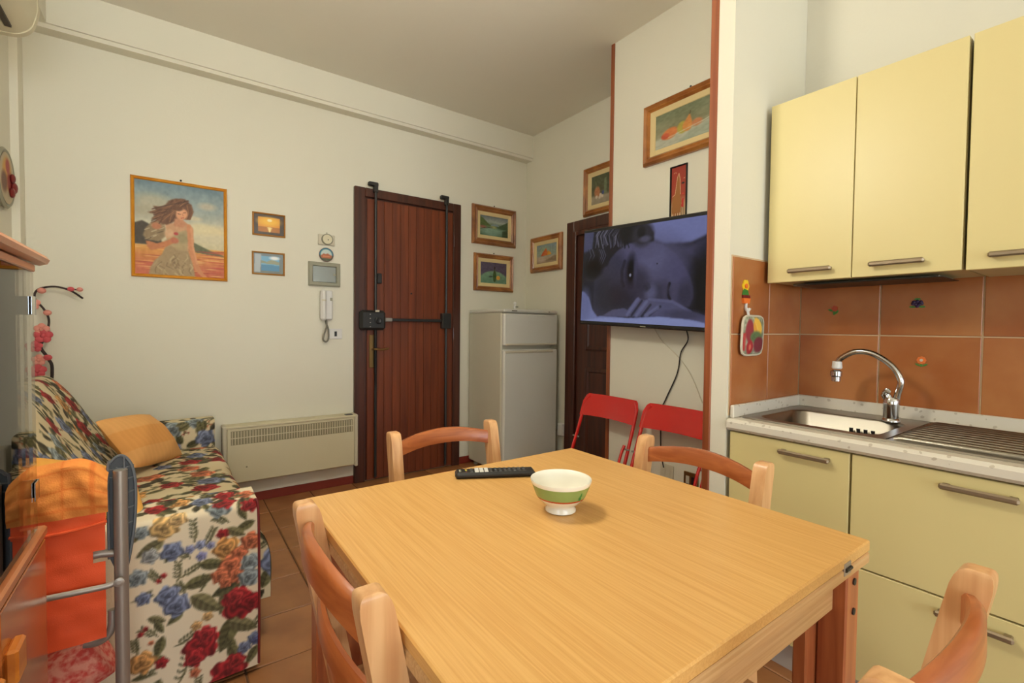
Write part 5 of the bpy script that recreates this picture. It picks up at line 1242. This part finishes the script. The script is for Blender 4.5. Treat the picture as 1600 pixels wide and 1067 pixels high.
# canvas panel with the notch for the cross tube
def canv(u, v): return (-.140-.42*u, DY-.004+wob(u*2, v*2, .0025), .372+.320*v)
b = MB(); b.grid(lambda u, v: canv(u, v*.60) if u > .08 else (canv(u, v*.60)), 40, 24); b.grid(lambda u, v: canv(.055+.945*u, .60+.09*v), 38, 5); b.grid(lambda u, v: canv(u, .69+.31*v), 40, 14)
cp = obj('canvas', b, M_oxford, dc, smooth=60)
b = MB().grid(lambda u, v: (-.138-.43*u, DY-.009+wob(u*3, v, .003), .655+.052*v-.004*math.sin(u*9)), 40, 6); obj('canvas_flap', b, M_oxford2, cp, smooth=60)
b = MB(); b.tube(smooth_path([(-.136, DY-.011, .665), (-.22, DY-.012, .655), (-.33, DY-.011, .655), (-.56, DY-.011, .652)], 5), .0035, 6); obj('canvas_hem', b, M_oxford2, cp, smooth=True)
tw = thing('beach_towel', 'orange checked towel draped over top of folded deck chair', 'towel', (-.3, DY, .69))
def towel(u, v):
    x = -.133-.46*u
    edge = .018*max(0, 1-u/.14)**2*2
    z_top = .806-edge+.006*math.sin(u*13)
    if v < .5:  t = v/.5; y = DY-.014-.014*math.sin(t*PI)*(.5+.5*math.sin(u*31)); z = .688+(z_top-.688)*t
    elif v < .62: t = (v-.5)/.12; y = DY-.014+.06*t; z = z_top+.010*math.sin(t*PI)
    else: t = (v-.62)/.38; y = DY+.046+.01*math.sin(u*20); z = z_top-(.10)*t
    return (x, y+wob(u*3, v*2, .004), z)
def tcol(U, V):
    base = np.tile(np.array([[238, 146, 68.]]), (len(U), 1)); g = (np.abs(((U*.46)/.055) % 1-.5) < .06) | (np.abs((V*.24/.045) % 1-.5) < .07)
    base[g] = (232, 128, 54); k2 = ((np.floor(U*.46/.055)+np.floor(V*.24/.045)) % 2) == 0; base[k2 & ~g] = (242, 152, 70); return base
b = MB().grid(towel, 90, 60, tcol); obj('cloth', b, M_towelm, tw, smooth=60)
bd = thing('pink_towel_roll', 'pink and white towel bundle below the deck chair canvas', 'towel', (-.33, DY+.06, .0))
b = MB(); b.tube(smooth_path([(-.15, DY+.075, .30), (-.22, DY+.075, .27), (-.36, DY+.075, .25), (-.52, DY+.075, .25)], 6), [.05]+[.062]*18, 16); obj('roll', b, M_pinkfab, bd, smooth=True)
b = MB().box(-.55, -.16, DY+.035, DY+.115, .0006, .19, .02); obj('support_bag', b, M_pinkfab, bd)

# ------------------------------------------------------------------ glazed display cabinet at the left edge
cb = thing('display_cabinet', 'glazed wooden display cabinet with cornice at left edge', 'cabinet', (-.43, 1.03, 0))
CX, CY0, CY1 = -.216, .76, 1.312
b = MB().box(XL+.005, CX, CY0, CY1, .05, .722, .002); obj('base', b, M_honey, cb)
b = MB().box(XL+.005, CX+.006, CY0, CY1+.006, .722, .742, .004); obj('base_top', b, M_honeyv, cb)
b = MB().box(XL+.03, CX-.03, CY0+.02, CY1-.02, .0005, .05); obj('plinth', b, M_darkwood, cb)
for (y0, y1) in ((CY0+.003, .996), (1.002, CY1-.003)):
    b = MB().box(CX, CX+.004, y0, y1, .062, .716, .0015); d = obj('base_door', b, M_honey, cb)
    b = MB().box(CX+.004, CX+.020, y0+.010 if y0 > 1 else y1-.100, y0+.062 if y0 > 1 else y1-.048, .595, .650, .004); obj('knob', b, M_knob, d)
b = MB().box(XL+.005, XL+.02, CY0, CY1-.02, .742, 1.256); obj('back_panel', b, M_honeyv, cb)
b = MB().box(XL+.02, CX-.010, CY1-.028, CY1-.022, .742, 1.250); sg = obj('side_pane', b, M_sideglass, cb)
b = MB().box(XL+.02, CX-.010, CY0+.012, CY0+.018, .742, 1.250); obj('side_pane', b, M_sideglass, cb)
b = MB().box(CX-.009, CX-.004, CY0+.01, CY1-.020, .744, 1.248); fg_ = obj('door_pane', b, M_frontglass, cb)
for z in (1.184, .824):
    b = MB().box(CX-.003, CX-.001, CY1-.05, CY1-.022, z-.018, z+.018, .0005).box(CX-.020, CX-.001, CY1-.0195, CY1-.0185+.002, z-.018, z+.018); obj('glass_hinge', b, M_chrome, fg_)
b = MB().box(XL+.005, CX-.002, CY0, CY1-.014, 1.250, 1.264, .002); obj('top_rail', b, M_honeyv, cb)
b = MB().box(XL+.004, CX-.022, CY0+.01, CY1-.034, 1.264, 1.284); obj('dark_gap_band', b, M_darkwood, cb)  # dark set-back band put in as the gap under the cornice
b = MB()
prc = [(0, 1.272), (.006, 1.268), (.020, 1.268), (.030, 1.274), (.032, 1.281), (.026, 1.287), (0, 1.290)]
b.prism([(XL+.004, 1.284), (CX+.0, 1.284)]+[(CX-.008+p, q) for p, q in prc[1:-1]]+[(XL+.004, 1.291)] if False else [(XL+.004, 1.270), (CX-.02, 1.270), (CX-.004, 1.267), (CX+.008, 1.271), (CX+.012, 1.279), (CX+.006, 1.287), (CX-.01, 1.290), (XL+.004, 1.290)], CY0-.03, CY1+.035, lambda u, v, h: (u, h, v)); obj('cornice', b, M_honeyv, cb)

# ------------------------------------------------------------------ artificial blossom branch behind the sofa
br = thing('blossom_branch', 'artificial branch with pink blossoms standing behind sofa in corner', 'flower branch', (-.53, 3.40, 0))
b = MB(); b.tube(smooth_path([(-.57, 3.415, .001), (-.55, 3.415, .5), (-.516, 3.405, .88), (-.528, 3.40, .965), (-.556, 3.40, 1.03), (-.530, 3.40, 1.115), (-.524, 3.40, 1.17), (-.540, 3.40, 1.22), (-.575, 3.40, 1.28), (-.560, 3.40, 1.325), (-.50, 3.40, 1.342), (-.44, 3.40, 1.325), (-.39, 3.40, 1.285)], 6), [.007]*30+[.005]*43, 7); st_ = obj('stem', b, M_branch, br, smooth=True)
b = MB(); b.tube(smooth_path([(-.46, 3.40, 1.335), (-.43, 3.40, 1.333), (-.405, 3.395, 1.328)], 4), .003, 6); obj('twig', b, M_branch, st_, smooth=True)
def blossom(c, r, m, n=5):
    fl = MB()
    for k in range(n):
        a = 2*PI*k/n+.3; fl.sphere((c[0]+r*.62*math.cos(a), c[1]-.004, c[2]+r*.62*math.sin(a)), r*.55, 8, 6, (1, .45, 1))
    fl.sphere((c[0], c[1]-.008, c[2]), r*.35, 6, 5)
    obj('blossom', fl, m, br, smooth=True)
for (x, z, r, m) in ((-.402, 1.332, .013, M_petalp), (-.437, 1.332, .014, M_petal), (-.548, 1.318, .017, M_petalp), (-.528, 1.205, .016, M_petalp), (-.532, 1.115, .012, M_petalp), (-.545, 1.085, .034, M_petal), (-.55, 1.118, .028, M_petalp), (-.530, .972, .017, M_petal), (-.562, .96, .026, M_petalp), (-.568, .905, .032, M_petal), (-.575, 1.03, .026, M_petal), (-.585, 1.25, .03, M_petalp)):
    if r < .02:
        f_ = MB().sphere((x, 3.395, z), r, 10, 8, (1.05, 1, .9)); obj('bud', f_, m, br, smooth=True)
    else: blossom((x, 3.395, z), r, m)

# ------------------------------------------------------------------ wall plaque and air conditioner on the left wall
FLW = on_left(XL)
wp = thing('wall_plaque', 'round decorative plaque with flowers on left wall', 'plaque', FLW(3.265, 1.67, 0))
cv = Canvas(1, 1, 50); cv.a[:] = (186, 170, 140); cv.ell(.5, .6, .3, .3, (206, 150, 60), soft=.4); cv.ell(.7, .45, .2, .2, (150, 60, 54), soft=.5); cv.ell(.3, .4, .2, .2, (110, 70, 50), soft=.5); cv.ell(.55, .75, .14, .14, (166, 50, 44), soft=.4)
obj('plaque_face', disc_canvas(FLW, 3.185, 1.825, .118, .022, cv, 1), M_paint, wp)
b = MB().lathe([(.11, 0), (.135, .006), (.140, .016), (.130, .024), (.119, .020)], (0, 0, 0), 36, 'x'); b.v = [(x+XL, y+3.185, z+1.825) for x, y, z in b.v]; b.f = b.f[:-1]; obj('plaque_rim', b, M_grey, wp, smooth=True)
for (y, z, r) in ((3.27, 1.80, .028), (3.25, 1.84, .022), (3.235, 1.77, .024)):
    b = MB().sphere((XL+.028, y, z), r, 8, 6, (.5, 1, 1)); obj('relief_flower', b, M_rstick, wp, smooth=True)
ac = thing('air_conditioner', 'cream wall air conditioner high in left corner', 'air conditioner', (-.55, 2.5, 2.3))
DZ = .030
ap = [(x, z+DZ) for x, z in rc([(XL+.002, 2.60), (-.49, 2.60), (-.455, 2.57), (-.450, 2.42), (-.470, 2.345), (-.51, 2.31), (XL+.002, 2.300)], .035)]
b = MB().prism(ap, 1.98, 2.80, lambda u, v, h: (u, h, v)); obj('shell', b, M_ac, ac, smooth=30)
ap2 = [(x*1.0+(.003 if x > XL+.01 else 0), z+(.003 if z > 2.45+DZ else -.003)) for x, z in ap]
b = MB().prism(ap2, 2.80, 2.83, lambda u, v, h: (u, h, v)); obj('end_cap', b, M_ac, ac, smooth=30)
b = MB().box(-.535, -.515, 2.02, 2.74, 2.303+DZ, 2.312+DZ); obj('air_slot', b, M_acslot, ac)
b = MB().box(-.58, -.555, 2.02, 2.66, 2.2985+DZ, 2.305+DZ); obj('air_slot', b, M_acslot, ac)
b = MB().box(-.551, -.538, 2.02, 2.74, 2.2965+DZ, 2.304+DZ, .002); obj('louver', b, M_ac, ac)


# ------------------------------------------------------------------ added cream rug, unseen, bounces sun up to the ceiling
b = MB().box(-1.6, 2.1, -4.75, -2.2, .001, .014, .005)
tag(obj('bounce_rug', b, plain('bounce_rug_cream', (232, 224, 208), .95, bump=.4, bscale=300)), 'added unseen cream rug bouncing sun up to the ceiling', 'rug')

# ------------------------------------------------------------------ added globe pendant, unseen above the frame, evens out the room light
m_, nt_, bs_ = new_mat('fill_globe_glow'); bs_.inputs['Base Color'].default_value = (.85, .82, .76, 1)
bs_.inputs['Emission Color'].default_value = LAMP_COL+(1,); bs_.inputs['Emission Strength'].default_value = LAMP
LX, LY, LZ = .29, 1.17, 2.14
pl_ = thing('fill_pendant', 'added unseen globe pendant filling the room with light', 'lamp', (LX, LY, LZ))
b = MB().sphere((LX, LY, LZ), .12, 32, 20); obj('globe', b, m_, pl_, smooth=True)
b = MB().tube([(LX, LY, LZ+.12), (LX, LY, ZC-.03)], .005, 8); obj('cord', b, M_white, pl_)
b = MB().lathe([(.05, ZC-.03), (.05, ZC-.001)], (LX, LY, 0), 20); obj('ceiling_rose', b, M_white, pl_)
